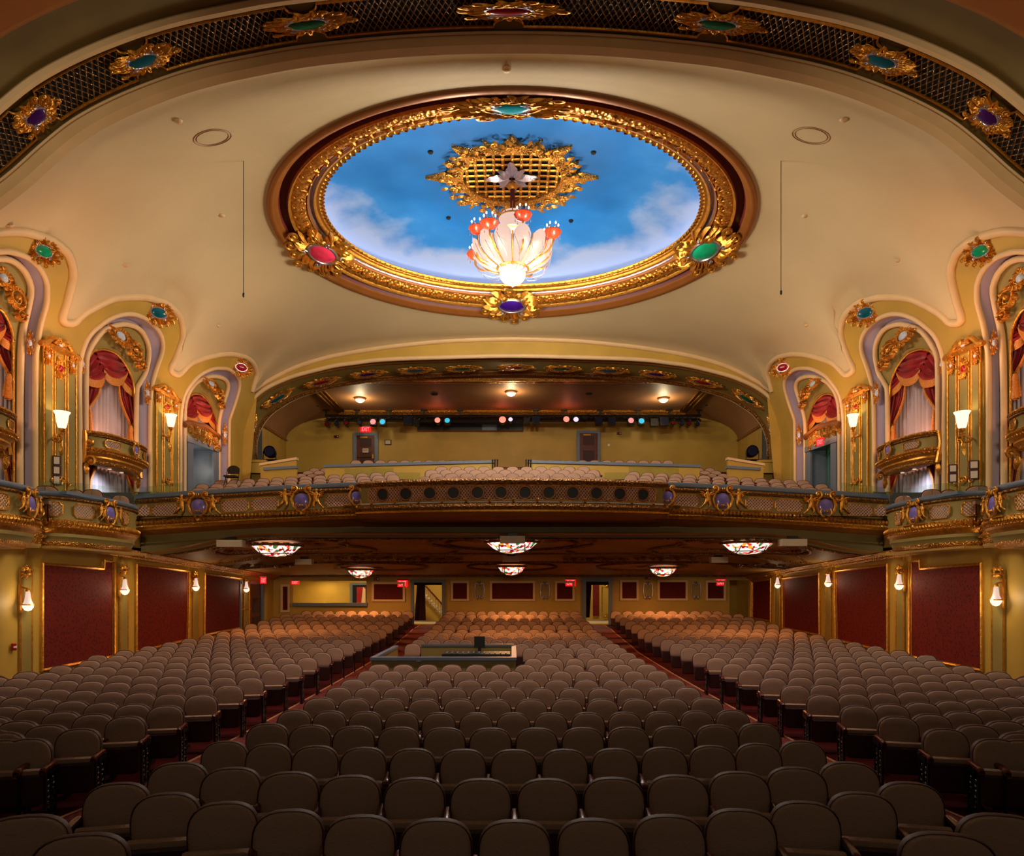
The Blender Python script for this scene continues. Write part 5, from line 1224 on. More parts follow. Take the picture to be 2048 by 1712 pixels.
r = empty('viewing_window', at(660, 1208, 34.9), 'wide viewing opening with a grey sill in the rear wall, lit ochre wall beyond', 'window opening'); mb = MB(); a = at(586, 1206, 34.9); b = at(735, 1206, 34.9); mb.box(((a.x + b.x) / 2, 34.9, a.z - .07), (b.x - a.x, .3, .16)); mb.build('sill', 'rail', r, False)
light('AREA', 'viewing_window_wash', at(645, 1168, 38.6) + Vector((0, 0, .5)), 60, (1, .7, .3), .25, (-.35, 0, 0))
r = empty('lobby_doorway', at(716, 1206, 39.3), 'small dark framed doorway with red beyond, seen inside the viewing window', 'doorway')
mb = MB(); p, q = at(700, 1212, 39.3), at(735, 1166, 39.3); mb.box(((p.x + q.x) / 2, 39.38, (p.z + q.z) / 2), (q.x - p.x, .1, q.z - p.z)); mb.build('casing', 'rail', r, False)
mb = MB(); p, q = at(705, 1212, 39.3), at(733, 1170, 39.3); mb.box(((p.x + q.x) / 2, 39.34, (p.z + q.z) / 2), (q.x - p.x, .1, q.z - p.z)); mb.build('opening', 'dark', r, False)
mb = MB(); p, q = at(713, 1212, 39.2), at(731, 1174, 39.2); mb.box(((p.x + q.x) / 2, 39.28, (p.z + q.z) / 2), (q.x - p.x, .06, q.z - p.z)); mb.build('red_wallpaper', 'velvet', r, False)
mb = MB(); mb.slab([at(722, 1212, 39.1), at(731, 1212, 39.1), at(731, 1178, 39.1), at(726, 1174, 39.1)], (0, .03, 0)); mb.build('pale_jamb', 'cream', r, False)
# black door curtains
for x0, x1, xb0, xb1, yb, lb in ((834, 850, 829, 852, 1241, 'black curtain hanging in the staircase doorway'), (1167, 1183, 1167, 1179, 1235, 'black curtain gathered in the open doorway, cyan doorway side')):
    mb = MB(); L = []
    for i in range(8):
        q = i / 7; y = 1168 + (yb - 1168) * q; row = []
        for j in range(25): g = j / 24; x = (x0 + (xb0 - x0) * q) + ((x1 - x0) + ((xb1 - xb0) - (x1 - x0)) * q) * g; row.append(at(x, y, 35.25) + Vector((0, .04 * math.sin(g * 30), 0)))
        L.append(row)
    mb.loft(L); mb.build('door_curtain', 'shell', label=lb, cat='curtain', origin=at((xb0 + xb1) / 2, yb, 35.25))
mb = MB()
for x0, x1 in ((828, 884), (1172, 1217)): p, q = at(x0, 1170, 35.2), at(x1, 1163, 35.2); mb.box(((p.x + q.x) / 2, 35.2, (p.z + q.z) / 2), (q.x - p.x, .1, q.z - p.z))
struct(mb, 'trim_30', 'dark', False)
# staircase in the lobby
st = empty('staircase', at(870, 1252, 37.5), 'grey staircase with wooden handrail seen through the curtained doorway', 'staircase')
mb = MB(); m2 = MB(); p0 = at(887, 1232, 38.0); n_ = 10
for i in range(n_):
    x = p0.x - i * .14; z = p0.z + i * .0 + (i) * .155 - .1
    mb.box((x, 38.3, z), (.30, 1.2, .10)); m2.box((x - .02, 37.72, z - .12), (.16, .05, .32))
mb.build('tread', 'white', st, False, kind='stuff'); m2.build('stringer', 'ochre', st, False)
for i in range(n_): 
    x = p0.x - i * .14; z = p0.z + i * .155; mb = MB(); mb.lathe([(.02, 0), (.035, .1), (.02, .3), (.03, .62)], 6, Matrix.Translation((x, 37.75, z - .05))); mb.build('baluster', 'cream', st)
mb = MB(); mb.tube([(p0.x + .2, 37.75, p0.z + .38), (p0.x - 1.5, 37.75, p0.z + 2.28)], .05, 6); mb.build('handrail', 'wood', st)
# lobby wallpaper strip beyond the other doorway
mb = MB(); p, q = at(1186, 1232, 39.4), at(1198, 1168, 39.4); mb.box(((p.x + q.x) / 2, 39.4, (p.z + q.z) / 2), (q.x - p.x, .04, q.z - p.z)); mb.build('lobby_damask_panel', 'damask', label='strip of red damask wallpaper on the lobby wall seen through the open doorway', cat='wall panel', smooth=False, origin=(p.x, 39.4, p.z))
m = frame(at(1211, 1200, 39.4), (1, 0, 0), (0, 0, 1)); mb = MB(); mb.tube([(-.22, -.8, .03), (.22, -.8, .03), (.22, .8, .03), (-.22, .8, .03)], .025, 6, closed=True, T=m)
for sy in (-1, 1): mb.spiral(0, .8 * sy, 0, .15, sy, 1.2, .03, m)
mb.build('lobby_gilt_frame', 'gold', label='gilt frame with scrolls on the lobby wall seen through the open doorway', cat='wall ornament')
# rear corner side doors
r = empty('side_door', (-12.2, 32, fz(32)), 'dark panelled double side door at the rear corner, fire alarm side', 'door'); z2 = wp(530, 1168, 0, -1).z
mb = MB(); mb.box((-12.30, 32, (z2 + .6) / 2), (.06, 2.8, z2 - .6)); mb.build('door_leaf', 'door', r, False); mb = MB()
for a in (-.75, .75):
    for zz in (.9, 1.8): mb.box((-12.26, 32 + a, zz), (.04, .9, .7))
mb.build('door_panel', 'shell', r, False); mb = MB(); mb.tube([(-12.2, 30.9, 1.65), (-12.2, 31.9, 1.65)], .03, 6); mb.build('push_bar', 'brass', r)
mb = MB(); mb.box((-12.2, 30.6, z2 / 2 + .3), (.12, .16, z2 - .4)); mb.box((-12.2, 33.4, z2 / 2 + .3), (.12, .16, z2 - .4)); mb.box((-12.2, 32, z2 + .05), (.12, 2.9, .14)); mb.build('casing', 'rail', r, False)
for (x, y, D, lb) in ((753, 1158, 34.95, 'over the red panel near the staircase doorway'), (1295, 1156, 34.95, 'over a gilt frame past the open doorway'), (673, 873.5, 41.93, 'on the upper back wall beside the panelled push-bar door'), (1238, 867, 41.93, 'on the upper back wall beside the plain door')):
    P = at(x, y, D); r = empty('alarm_strobe', P, 'small red alarm strobe ' + lb, 'alarm', 'alarm strobes'); mb = MB(); mb.box(P, (.26, .06, .16)); mb.build('body', 'redlens', r, False); mb = MB(); mb.box(P + Vector((.07, -.04, 0)), (.06, .03, .06)); mb.build('lens', 'white', r, False)
# ================================================================== SOFFIT FIXTURES
for i, (x, y, rx, st_) in enumerate(((553, 1088, .86, 60), (1024, 1081, .86, 60), (1495, 1083, .86, 60), (722, 1137, .62, 55), (1023, 1130.5, .62, 55), (1326, 1133.5, .62, 55))):
    p, nn = cast(bvh_soff, x, y)
    w_ = ('nearer', 'farther')[i // 3] + ' row under the balcony, ' + (SIDEW[-1], 'centre', SIDEW[1])[i % 3]
    r = empty('stained_glass_light', p, 'lit stained glass ceiling light with scroll surround, ' + w_, 'ceiling light', 'stained glass ceiling lights')
    def o_(t, k): q = 1 + .05 * math.cos(8 * t); return (p.x + rx * k * q * math.cos(t), p.y + rx * k * q * math.sin(t), p.z - .06)
    mb = MB(); mb.loft([[Vector(o_(2 * PI * k / 48, q)) + Vector((0, 0, .03 - .42 * (1 - q ** 2.6))) for k in range(48)] for q in (.01, .35, .7, .92, 1.0)], True); mb.build('glass_panel', 'stained', r)
    mb = MB(); mb.tube([o_(2 * PI * k / 48, 1.03) for k in range(48)], .05, 6, closed=True)
    for q in (-1, 1): mb.tube([(p.x + rx * .5 * q, p.y + rx * .8 * g, p.z - .05 - .42 * (1 - (.25 + .6 * g * g) ** 1.3) - .01) for g in (-.95, -.6, -.3, 0, .3, .6, .95)], .018, 4)
    mb.tube([Vector(o_(2 * PI * k / 32, .6)) + Vector((0, 0, .03 - .42 * (1 - .6 ** 2.6) - .012)) for k in range(32)], .015, 4, closed=True); mb.build('leading', 'golddk', r)
    mb = MB(); m = frame(p - Vector((0, 0, .01)), (1, 0, 0), (0, -1, 0))
    for k in range(20):
        t = 2 * PI * k / 20; sx = 1.9 if abs(math.cos(t)) > .8 else 1.35; mb.leaf(rx * 1.15 * math.cos(t), rx * 1.15 * math.sin(t), t, rx * (sx - 1.0), .3, .6 if k % 2 else -.6, .03, m)
    mb.build('scroll_surround', 'golddk', r)
    light('AREA', 'stained_glass_glow', p - Vector((0, 0, .52)), st_ * 2.4, (1, .43, .13), rx * 1.6)
for i, (x, y) in enumerate(((1025, 1069), (1022, 1114), (462, 1081), (609, 1120), (1585, 1078), (1437, 1116))):
    p, nn = cast(bvh_soff, x, y - 6); k = .80 if i in (0, 2, 4) else .66
    r = empty('ceiling_speaker', p, 'flat beige loudspeaker box hung under the balcony soffit, %s' % ('centre, nearer one', 'centre, farther one', SIDEW[-1] + ', nearer one', SIDEW[-1] + ', farther one', SIDEW[1] + ', nearer one', SIDEW[1] + ', farther one')[i], 'loudspeaker', 'soffit loudspeakers')
    mb = MB(); mb.box(p + Vector((0, 0, -.20)), (k, .35, .22)); mb.build('cabinet', 'paper', r, False); mb = MB(); mb.box(p + Vector((0, 0, -.05)), (.3, .15, .12)); mb.build('mount', 'black', r, False)
for s in (-1, 1):
    for k, (x, y) in enumerate(((520, 1124), (660, 1112), (860, 1108))):
        Xr, Dr = ((10.4, 28.4), (6.2, 27.6), (3.4, 28.0))[k]; p = Vector((s * Xr, Dr, CZ + soffh(Xr, Dr))); m = frame(p - Vector((0, 0, .04)), (1, 0, 0), (0, -1, 0)); mb = MB()
        for j in range(-4, 5): mb.leaf(j * .32, 0, (0 if j < 0 else PI) + .8 * (-1) ** j, .5, .26, .9 * (-1) ** j, .10, m); mb.spiral(j * .32, .1 * (-1) ** j, 0, .14, (-1) ** j, 1.2, .03, m)
        mb.build('soffit_relief', 'golddk', label='gilded leaf scroll relief on the balcony soffit, %s, %s from the side wall' % (SIDEW[s], ORD[k + 1]), cat='ornament', group='soffit reliefs', origin=p)
# sinuous ribs on the soffit
mb = MB()
for s in (-1, 1):
    for x0 in (2.4, 5.6, 9.6):
        pts = [(s * (x0 + .5 * math.sin(q * PI * 2 / 6)), 23 + q * .55, 0) for q in range(7)]
        mb.tube(smoothline([(a, b, CZ + soffh(a, b) - .03) for a, b, c in pts], 4), .07, 6)
    for cx in (0, s * 8.1):
        pts = [(cx + 2.3 * math.cos(t * PI / 20), 24 + 1.5 * math.sin(t * PI / 20)) for t in range(40)]; mb.tube([(a, b, CZ + soffh(a, b) - .03) for a, b in pts], .06, 6, closed=True)
        pts = [(cx * .72 + 2.0 * math.cos(t * PI / 20), 30.8 + 1.4 * math.sin(t * PI / 20)) for t in range(40)]; mb.tube([(a, b, CZ + soffh(a, b) - .03) for a, b in pts], .06, 6, closed=True)
    mb.tube([(s * 9.2, 23.2, CZ + soffh(9.2, 23.2) - .03), (s * 11.4, 26.4, CZ + soffh(11.4, 26.4) - .03), (s * 8.6, 26.6, CZ + soffh(8.6, 26.6) - .03)], .05, 6)
struct(mb, 'trim_31', 'golddk')
# ================================================================== REAR BALCONY: doors, window, truss
def panel_door(x0, x1, y0, fx0, fx1, fy0, label, bar):
    D = 41.95; yb = 952; r = empty('balcony_door', at((x0 + x1) / 2, yb, D), label, 'door'); p, q = at(x0, yb, D), at(x1, y0, D); mb = MB(); mb.box(((p.x + q.x) / 2, D - .04, (p.z + q.z) / 2), (q.x - p.x, .08, q.z - p.z)); mb.build('door_leaf', 'door', r, False)
    cx = (p.x + q.x) / 2; w_ = (q.x - p.x) * .62
    for a, b in ((.05, .30), (.38, .98)):
        za, zb = q.z + (p.z - q.z) * a, q.z + (p.z - q.z) * b; mb = MB(); mb.box((cx, D - .09, (za + zb) / 2), (w_, .03, abs(za - zb) - .12)); mb.build('door_panel', 'shell', r, False)
    mb = MB()
    for a, b, c, d in ((fx0, y0, x0, yb), (x1, y0, fx1, yb), (fx0, fy0, fx1, y0)):
        P, Q = at(a, d, D), at(c, b, D); mb.box(((P.x + Q.x) / 2, D - .05, (P.z + Q.z) / 2), (Q.x - P.x, .16, Q.z - P.z))
    mb.build('casing', 'rail', r, False)
    mb = MB(); mb.box((cx - .1, D - .14, q.z - .12), (.45, .08, .10)); mb.build('door_closer', 'brass', r, False)
    if bar:
        mb = MB(); zz = at(0, 914, D).z; mb.tube([(p.x + .05, D - .16, zz - .03), (q.x - .1, D - .16, zz)], .04, 6); mb.box((q.x - .1, D - .14, zz), (.1, .1, .24)); mb.build('push_bar', 'brass', r)
        m = frame(at(731, 901, D - .12), (1, 0, 0), (0, 0, 1)); mb = MB(); mb.box((0, 0, 0), (.36, .26, .02), m); nb = mb.build('notice', 'paper', r, False)
        o = inst('lettering', text_mesh('EXIT', .13, 'lettering', 'redlens'), nb); o.matrix_basis = wm(nb).inverted() @ m @ Matrix.Translation((0, 0, .012))
    else:
        mb = MB(); mb.ell((q.x - .08, D - .14, at(0, 909, D).z), (.05, .05, .05), 8, 6); mb.build('knob', 'brass', r)
panel_door(714, 750, 872, 707, 757, 866, 'brown panelled upper balcony door with brass push bar and red notice', True)
panel_door(1159, 1195, 867, 1153, 1200, 862, 'brown panelled upper balcony door with a round knob, under no sign', False)
P = at(776, 884.5, 41.93); r = empty('framed_certificate', P, 'small framed notice on the upper back wall beside the push-bar door', 'picture frame'); mb = MB(); mb.box(P, (.40, .05, .30)); mb.build('frame', 'shell', r, False); mb = MB(); mb.box(P + Vector((0, -.04, 0)), (.30, .02, .22)); mb.build('sheet', 'paper', r, False)
mb = MB(); mb.box(at(1217.6, 890, 41.95), (.12, .04, .14)); mb.build('light_switch', 'white', label='small white switch plate on the upper back wall near the plain door', cat='switch', smooth=False)
a, b = at(835, 862, 41.9), at(1046, 834, 41.9); r = empty('projection_window', a, 'long dark projection window high on the upper back wall', 'window'); mb = MB(); mb.box(((a.x + b.x) / 2, 41.97, (a.z + b.z) / 2), (b.x - a.x, .04, b.z - a.z)); mb.build('glass', 'black', r, False); mb = MB(); mb.tube([(a.x, 41.9, a.z), (b.x, 41.9, a.z), (b.x, 41.9, b.z), (a.x, 41.9, b.z)], .05, 5, closed=True); mb.build('frame', 'bronze', r)
mb = MB(); c = at(979, 855, 41.85); mb.box(c, (.9, .05, .35)); mb.build('booth_equipment', 'rail', label='pale equipment seen low in the dark projection window', cat='equipment', smooth=False, origin=c)
TD = 40.3
tr = empty('lighting_truss', at(1024, 836, TD), 'long black lighting pipe hung below the rear balcony ceiling', 'lighting truss'); mb = MB()
a, b = at(650, 832, TD), at(1402, 834, TD); a.z = b.z = CZ + 10.0
for d in (Vector((0, 0, .14)), Vector((0, 0, -.14)), Vector((0, .3, 0))): mb.tube([a + d, b + d], .07, 6)
x = a.x
while x < b.x - .3: mb.tube([(x, TD, CZ + 10.14), (x + .25, TD, CZ + 9.86), (x + .5, TD, CZ + 10.14)], .03, 4); x += .5
mb.build('pipe', 'black', tr)
for x in (652, 714, 778, 848, 920, 1072, 1128, 1200, 1275, 1338, 1398):
    p = at(x, 832, TD); mb = MB(); mb.box((p.x, TD, CZ + 10.32), (.10, .1, .36)); mb.box((p.x, TD, CZ + 10.46), (.36, .2, .08)); mb.build('hanger', 'black', tr, False)
KIND = {'red': ('redlens', 'dark red gel fixture'), 'blue': ('lens', 'dark blue lens fixture'), 'dk': ('black', 'unlit black fixture'), 'sq': ('lens', 'large square unlit fixture'), 'LR': ('litred', 'fixture burning red'), 'LC': ('litcyan', 'fixture glowing cyan'), 'LP': ('litpink', 'fixture glowing pink'), 'LW': ('litpale', 'fixture glowing pale white')}
FX = [(654, 848, 'red', 5), (673, 847.5, 'blue', 4.5), (692, 846, 'red', 5), (718.7, 845, 'blue', 4.5), (746, 843.6, 'LP', 6.5), (765, 843.6, 'LC', 6.5), (816, 840, 'sq', 9), (832, 844, 'dk', 6), (875, 840.5, 'LR', 6.5), (894.5, 841, 'LC', 6), (1005, 839.5, 'LR', 8), (1021, 839, 'LW', 5), (1054, 841, 'dk', 6), (1072, 840, 'sq', 7.5), (1132.7, 838.5, 'LR', 7), (1152, 839, 'LW', 6), (1171, 835, 'dk', 4), (1198, 841.3, 'sq', 7.5), (1224, 840.8, 'sq', 7.5), (1262, 841, 'LP', 6.5), (1283, 842, 'LC', 6.5), (1309, 844, 'dk', 7.5), (1328.7, 842, 'sq', 8.5), (1346.5, 845.6, 'red', 4.5), (1364, 847, 'blue', 4.5), (1378, 847, 'red', 4.5), (1395, 848, 'blue', 4.5)]
for i, (x, y, k, rp) in enumerate(FX):
    p = at(x, y, TD - .3); R_ = rp / F * TD; m = frame(p, (1, 0, 0), (0, .18, 1)); mm, ds = KIND[k]
    r = empty('stage_light', p, '%s on the lighting pipe, %s from fire alarm side' % (ds, ORD[i + 1] if i < 24 else 'twenty-%s' % ORD[i - 19]), 'stage light', 'stage lights on the pipe')
    mb = MB()
    if k in ('sq', 'LP', 'LC', 'dk'): mb.box((0, 0, -.12), (R_ * 2, R_ * 2, .24), m); mb.box((0, 0, -.34), (R_ * 1.3, R_ * 1.3, .24), m)
    else: mb.lathe([(0, -.5), (R_ * .6, -.45), (R_ * .8, -.1), (R_ * 1.05, 0)], 12, m)
    mb.build('housing', 'black', r, k not in ('sq', 'LP', 'LC', 'dk')); mb = MB(); mb.lathe([(0, .02), (R_ * .85, .02)], 16, m); mb.build('lens', mm, r)
    mb = MB(); mb.tube([p + Vector((-R_ * 1.1, .15, 0)), p + Vector((-R_ * 1.1, .2, .25)), (p.x, TD - .05, CZ + 9.9), p + Vector((R_ * 1.1, .2, .25)), p + Vector((R_ * 1.1, .15, 0))], .02, 4); mb.build('yoke', 'black', r)
    if k == 'LR': light('POINT', 'gel_light', p + Vector((0, -.5, 0)), 14, (1, .25, .15), .1)
for i, (x, y) in enumerate(((720, 796), (1022, 783), (1327, 796))):
    D = 10.5 * F / (VY - y) ; p = Vector(((x - VX) / F * D, D, CZ + 10.45)); r = empty('flush_ceiling_light', p, 'lit round glass ceiling light over the rear balcony, %s' % (SIDEW[-1], 'centre', SIDEW[1])[i], 'ceiling light', 'rear balcony ceiling lights')
    mb = MB(); mb.lathe([(.30, .04), (.33, .0), (.27, -.05)], 20, Matrix.Translation(p)); mb.build('rim', 'bronze', r); mb = MB(); mb.lathe([(.27, -.05), (.20, -.15), (.08, -.20), (0, -.21)], 20, Matrix.Translation(p)); mb.build('bowl', 'lampw', r)
    light('POINT', 'ceiling_light_glow', p - Vector((0, 0, .45)), 110, (1, .78, .45), .15)
for x, y in ((630, 810), (869, 787), (1178, 786), (1417, 809)):
    D = 10.5 * F / (VY - y); p = Vector(((x - VX) / F * D, min(D, 41), CZ + 10.46)); mb = MB(); mb.lathe([(0, -.02), (.16, -.03), (.2, 0)], 14, Matrix.Translation(p)); mb.build('recessed_downlight', 'dark', label='dark recessed downlight in the rear balcony ceiling, %s, %s' % ('outside the gilt frame' if x in (630, 1417) else 'inside the gilt frame', SIDEW[-1 if x < 1000 else 1]), cat='ceiling fitting', group='recessed downlights', origin=p)
# spotlights on pedestals and stray chairs
for s, x, y in ((-1, 539, 903), (1, 1505, 902)):
    D = 32.5; p = at(x, y, D); r = empty('follow_spot', at(x, 921, D), 'black spotlight on a floor yoke beside the rear balcony arch, %s' % SIDEW[s], 'spotlight', 'balcony follow spots')
    m = frame(p, (1, 0, 0), (0, .1, 1)); mb = MB(); mb.lathe([(0, -.5), (.2, -.45), (.27, -.2), (.28, .05)], 14, m); mb.build('housing', 'black', r); mb = MB(); mb.lathe([(0, .03), (.24, .03)], 14, m); mb.build('lens', 'lens', r)
    zb = at(0, 921, D).z; mb = MB(); mb.tube([p + Vector((-.3, 0, 0)), (p.x - .3, D, zb)], .025, 5); mb.tube([p + Vector((.3, 0, 0)), (p.x + .3, D, zb)], .025, 5); mb.box((p.x, D, zb + .02), (.8, .3, .04)); mb.build('yoke', 'black', r)
for x, y, D, lb in ((467, 958, 26.8, 'black folding chair standing behind the balcony seats, fire alarm side'),):
    b_ = at(x, y, D); r = empty('folding_chair', b_ + Vector((0, 0, -.3)), lb, 'chair'); b = b_
    mb = MB(); pts = [(.24 * math.cos(t * PI / 10), 0, .36 + .17 * math.sin(t * PI / 10)) for t in range(11)]; mb.poly([b + Vector(q) for q in pts] + [b + Vector((-.22, 0, .2)), b + Vector((.22, 0, .2))], (0, .03, 0)); mb.build('backrest', 'black', r, False)
    mb = MB(); mb.box(b + Vector((0, -.2, .06)), (.46, .4, .06)); mb.build('seat', 'black', r, False); 
    for sx in (-.24, .24): mb = MB(); mb.tube([b + Vector((sx, 0, .4)), b + Vector((sx, -.1, .05)), b + Vector((sx, -.35, -.3))], .015, 5); mb.tube([b + Vector((sx, -.2, .05)), b + Vector((sx, .1, -.3))], .015, 5); mb.build('leg', 'black', r)
# ================================================================== CROSS AISLE WALLS
def lowwall(x0, y0, x1, y1, D0, D1, label, drop=1.4, cap='rail'):
    a, b = at(x0, y0, D0), at(x1, y1, D1); r = empty('aisle_wall', Vector(((a.x + b.x) / 2, (D0 + D1) / 2, min(a.z, b.z) - drop)), label, 'low wall', 'balcony low walls'); mb = MB(); mb.slab([a, b, b - Vector((0, 0, drop)), a - Vector((0, 0, drop))], (0, .18, 0)); mb.build('wall', 'ochre', r, False)
    mb = MB(); mb.slab([a + Vector((-.04, -.06, .05)), b + Vector((.04, -.06, .05)), b + Vector((.04, -.06, -.06)), a + Vector((-.04, -.06, -.06))], (0, .3, 0)); mb.build('cap', cap, r, False)
for s in (-1, 1):
    fx = (lambda x: x) if s < 0 else (lambda x: 2048 - x); sd = SIDEW[s]
    lowwall(*( (650, 932, 986, 923) if s < 0 else (1057, 923, 1399, 932)), 29, 29, 'long ochre cross-aisle wall with blue grey cap behind the balcony seats, %s' % sd)
    x0, x1 = sorted((fx(529), fx(592))); lowwall(x0, 938 if s < 0 else 934, x1, 934 if s < 0 else 938, 28.6, 28.6, 'short low ochre wall by the arch with a blue grey cap, %s' % sd)
    x0, x1 = sorted((fx(521), fx(592))); lowwall(x0, 929 if s < 0 else 917, x1, 917 if s < 0 else 929, 30.2, 30.2, 'higher ochre wall with a sloping cap by the arch, %s' % sd, 1.9, 'cream')
    x0, x1 = sorted((fx(490), fx(530))); lowwall(x0, 922, x1, 922, 31.6, 31.6, 'ochre pedestal below the rear arch jamb carrying the spotlight, %s' % sd, 2.2, 'ochre')
    r = empty('stair_rail', at(fx(990) if s < 0 else 1057, 938, 28.9), 'black wrought rail post at the head of the aisle steps, %s' % sd, 'railing'); p = at(990 if s < 0 else 1057, 938, 28.9); mb = MB()
    for d in (-.1, 0, .1): mb.tube([p + Vector((d, 0, -.2)), p + Vector((d, 0, .35))], .025, 5); mb.ell(p + Vector((d, 0, .38)), (.04, .04, .04), 6, 4)
    mb.build('post', 'iron', r)
mb = MB(); mb.slab([at(1000, 934, 29.3), at(1056, 934, 29.3), at(1056, 937, 29.3), at(1000, 937, 29.3)], (0, .05, 0)); mb.build('red_aisle_step', 'carpet', label='red carpeted step edge in the centre aisle gap of the balcony', cat='step', smooth=False)
# ================================================================== UPPER SIDE DOORWAYS (balcony-end arch)
for s in (-1, 1):
    sd = SIDEW[s]; e = .18
    r = empty('pedimented_doorway', wp(403, 985, e, s), 'blue grey pedimented doorway in the balcony-end arch, %s, %s' % (sd, 'cream wall beyond' if s < 0 else 'green light beyond'), 'doorway')
    mb = MB()
    for (xa, ya), (xb, yb), (xc, yc), (xd, yd) in (((372, 872), (383, 874), (383, 990), (372, 990)), ((424, 893), (434, 895), (434, 990), (424, 990)), ((371, 871), (435, 894.5), (435, 905), (371, 883))):
        e_ = e - (.03 if xa == 371 else 0); mb.slab([wp(xa, ya, e_, s), wp(xb, yb, e_, s), wp(xc, yc, e_, s), wp(xd, yd, e_, s)], (-s * .08, 0, 0))
    mb.build('casing', 'rail', r, False)
    q = [wp(383, 884, .22, s), wp(424, 901, .22, s), wp(424, 990, .22, s), wp(383, 990, .22, s)]
    mb = MB(); mb.slab([q[1], q[2], q[2] + Vector((s * .9, 0, 0)), q[1] + Vector((s * .9, 0, 0))], (0, .04, 0)); mb.slab([q[0], q[1], q[1] + Vector((s * .9, 0, 0)), q[0] + Vector((s * .9, 0, 0))], (0, 0, .04)); mb.build('jamb', 'rail', r, False)
    mb = MB(); mb.slab([p + Vector((s * .95, d, h)) for p, d, h in zip(q, (-1, 1, 1, -1), (1, 1, 0, 0))], (s * .03, 0, 0)); mb.build('corridor_wall', 'paper' if s < 0 else 'emgreen', r, False)
    c = (q[0] + q[1] + q[2] + q[3]) / 4
    light('POINT', 'corridor_light', c + Vector((s * .6, -.2, .3)), 14 if s < 0 else 9, (1, .9, .75) if s < 0 else (.5, 1, .25), .05)
    if s > 0:
        mb = MB(); mb.slab([q[0] + Vector((.1, .05, -.1)), q[0] + Vector((.6, 1.6, -.1)), q[3] + Vector((.6, 1.6, 0)), q[3] + Vector((.1, .05, 0))], (.04, 0, 0)); mb.build('door_leaf', 'cyandoor', r, False)
    mb = MB(); top = [(370, 848), (380, 845), (393, 849), (403, 851), (411, 853), (419, 859), (430, 868), (438, 873)]
    for d_, rr2, e2 in ((0, .10, .05), (4, .07, .08), (-1, .06, .0)): mb.tube(smoothline([wp(x, y + d_, e2, s) for x, y in top], 3), rr2, 6)
    mb.build('pediment', 'bronze', r); 
    mb = MB(); mb.poly([wp(x, y + 4, .16, s) for x, y in top] + [wp(435, 896, .16, s), wp(372, 874, .16, s)], (-s * .05, 0, 0)); mb.build('frieze', 'olive', r, False)
    mb = MB()
    for x, y in ((379, 861), (391, 864), (404, 868), (416, 875), (428, 884)):
        m = wframe(x, y, s, .09); mb.spiral(0, 0, 0, .2, 1 if x % 2 else -1, 1.2, .05, m); mb.leaf(0, -.1, PI / 2 - .5, .4, .25, .6, .1, m); mb.leaf(.2, 0, -.4, .5, .25, -.6, .1, m)
    mb.build('carving', 'goldf', r)
    # rail at floor of upper side aisle
# ================================================================== SOUND BOOTH AMONG THE SEATS
bx0, bx1, by0, by1, bh = -3.25, .05, 15.95, 19.2, .96
sb = empty('sound_booth', ((bx0 + bx1) / 2, by0, fz(16)), 'low walled sound mixing booth with blue grey rail among the centre seats', 'sound booth'); mb = MB()
for c, d in ((((bx0 + bx1) / 2, by0, .5), (bx1 - bx0, .08, .86)), ((bx0, (by0 + by1) / 2, .5), (.08, by1 - by0, .86)), ((bx1, (by0 + by1) / 2, .5), (.08, by1 - by0, .86)), (((bx0 + bx1) / 2 + .35, by1, .5), (bx1 - bx0 - .7, .08, .9))): mb.box((c[0], c[1], c[2] + .07), d)
mb.build('wall', 'olive', sb, False); mb = MB()
for c, d in ((((bx0 + bx1) / 2, by0, bh + .03), (bx1 - bx0 + .1, .2, .07)), ((bx0, (by0 + by1) / 2, bh + .03), (.12, by1 - by0, .06)), ((bx1, (by0 + by1) / 2, bh + .03), (.12, by1 - by0, .06)), (((bx0 + bx1) / 2 + .35, by1, bh + .07), (bx1 - bx0 - .7, .14, .06))): mb.box(c, d)
mb.build('rail', 'rail', sb, False)
p = Vector((-.9, 17.4, .12)); r = empty('mixing_console', p, 'black mixing console on a table inside the sound booth', 'mixing desk'); mb = MB(); mb.box(p + Vector((0, 0, .80)), (1.7, .8, .14)); mb.build('desk', 'black', r, False); mb = MB()
for k in range(12): mb.box(p + Vector((-.75 + .136 * k, -.1, .885)), (.03, .4, .02))
mb.build('fader_bank', 'rail', r, False, kind='stuff'); mb = MB()
for a in (-.8, .8):
    for b in (-.35, .35): mb.box(p + Vector((a, b, .37)), (.05, .05, .74))
mb.build('table_leg', 'iron', r, False)
p = Vector((-.85, 17.9, .12)); r = empty('desk_monitor', p + Vector((0, 0, .87)), 'small black monitor standing on the mixing console', 'monitor'); mb = MB(); mb.box(p + Vector((0, 0, 1.10)), (.28, .05, .30)); mb.build('screen', 'black', r, False); mb = MB(); mb.box(p + Vector((0, 0, .92)), (.08, .06, .12)); mb.build('stand', 'iron', r, False)
p = at(839, 1322, 15.9); mb = MB(); mb.box(p, (.14, .08, .035)); mb.box(p + Vector((.0, -.045, 0)), (.05, .01, .02)); mb.build('booth_handset', 'silver', label='small pale handset lying on the front rail of the sound booth', cat='handset', smooth=False, origin=p)
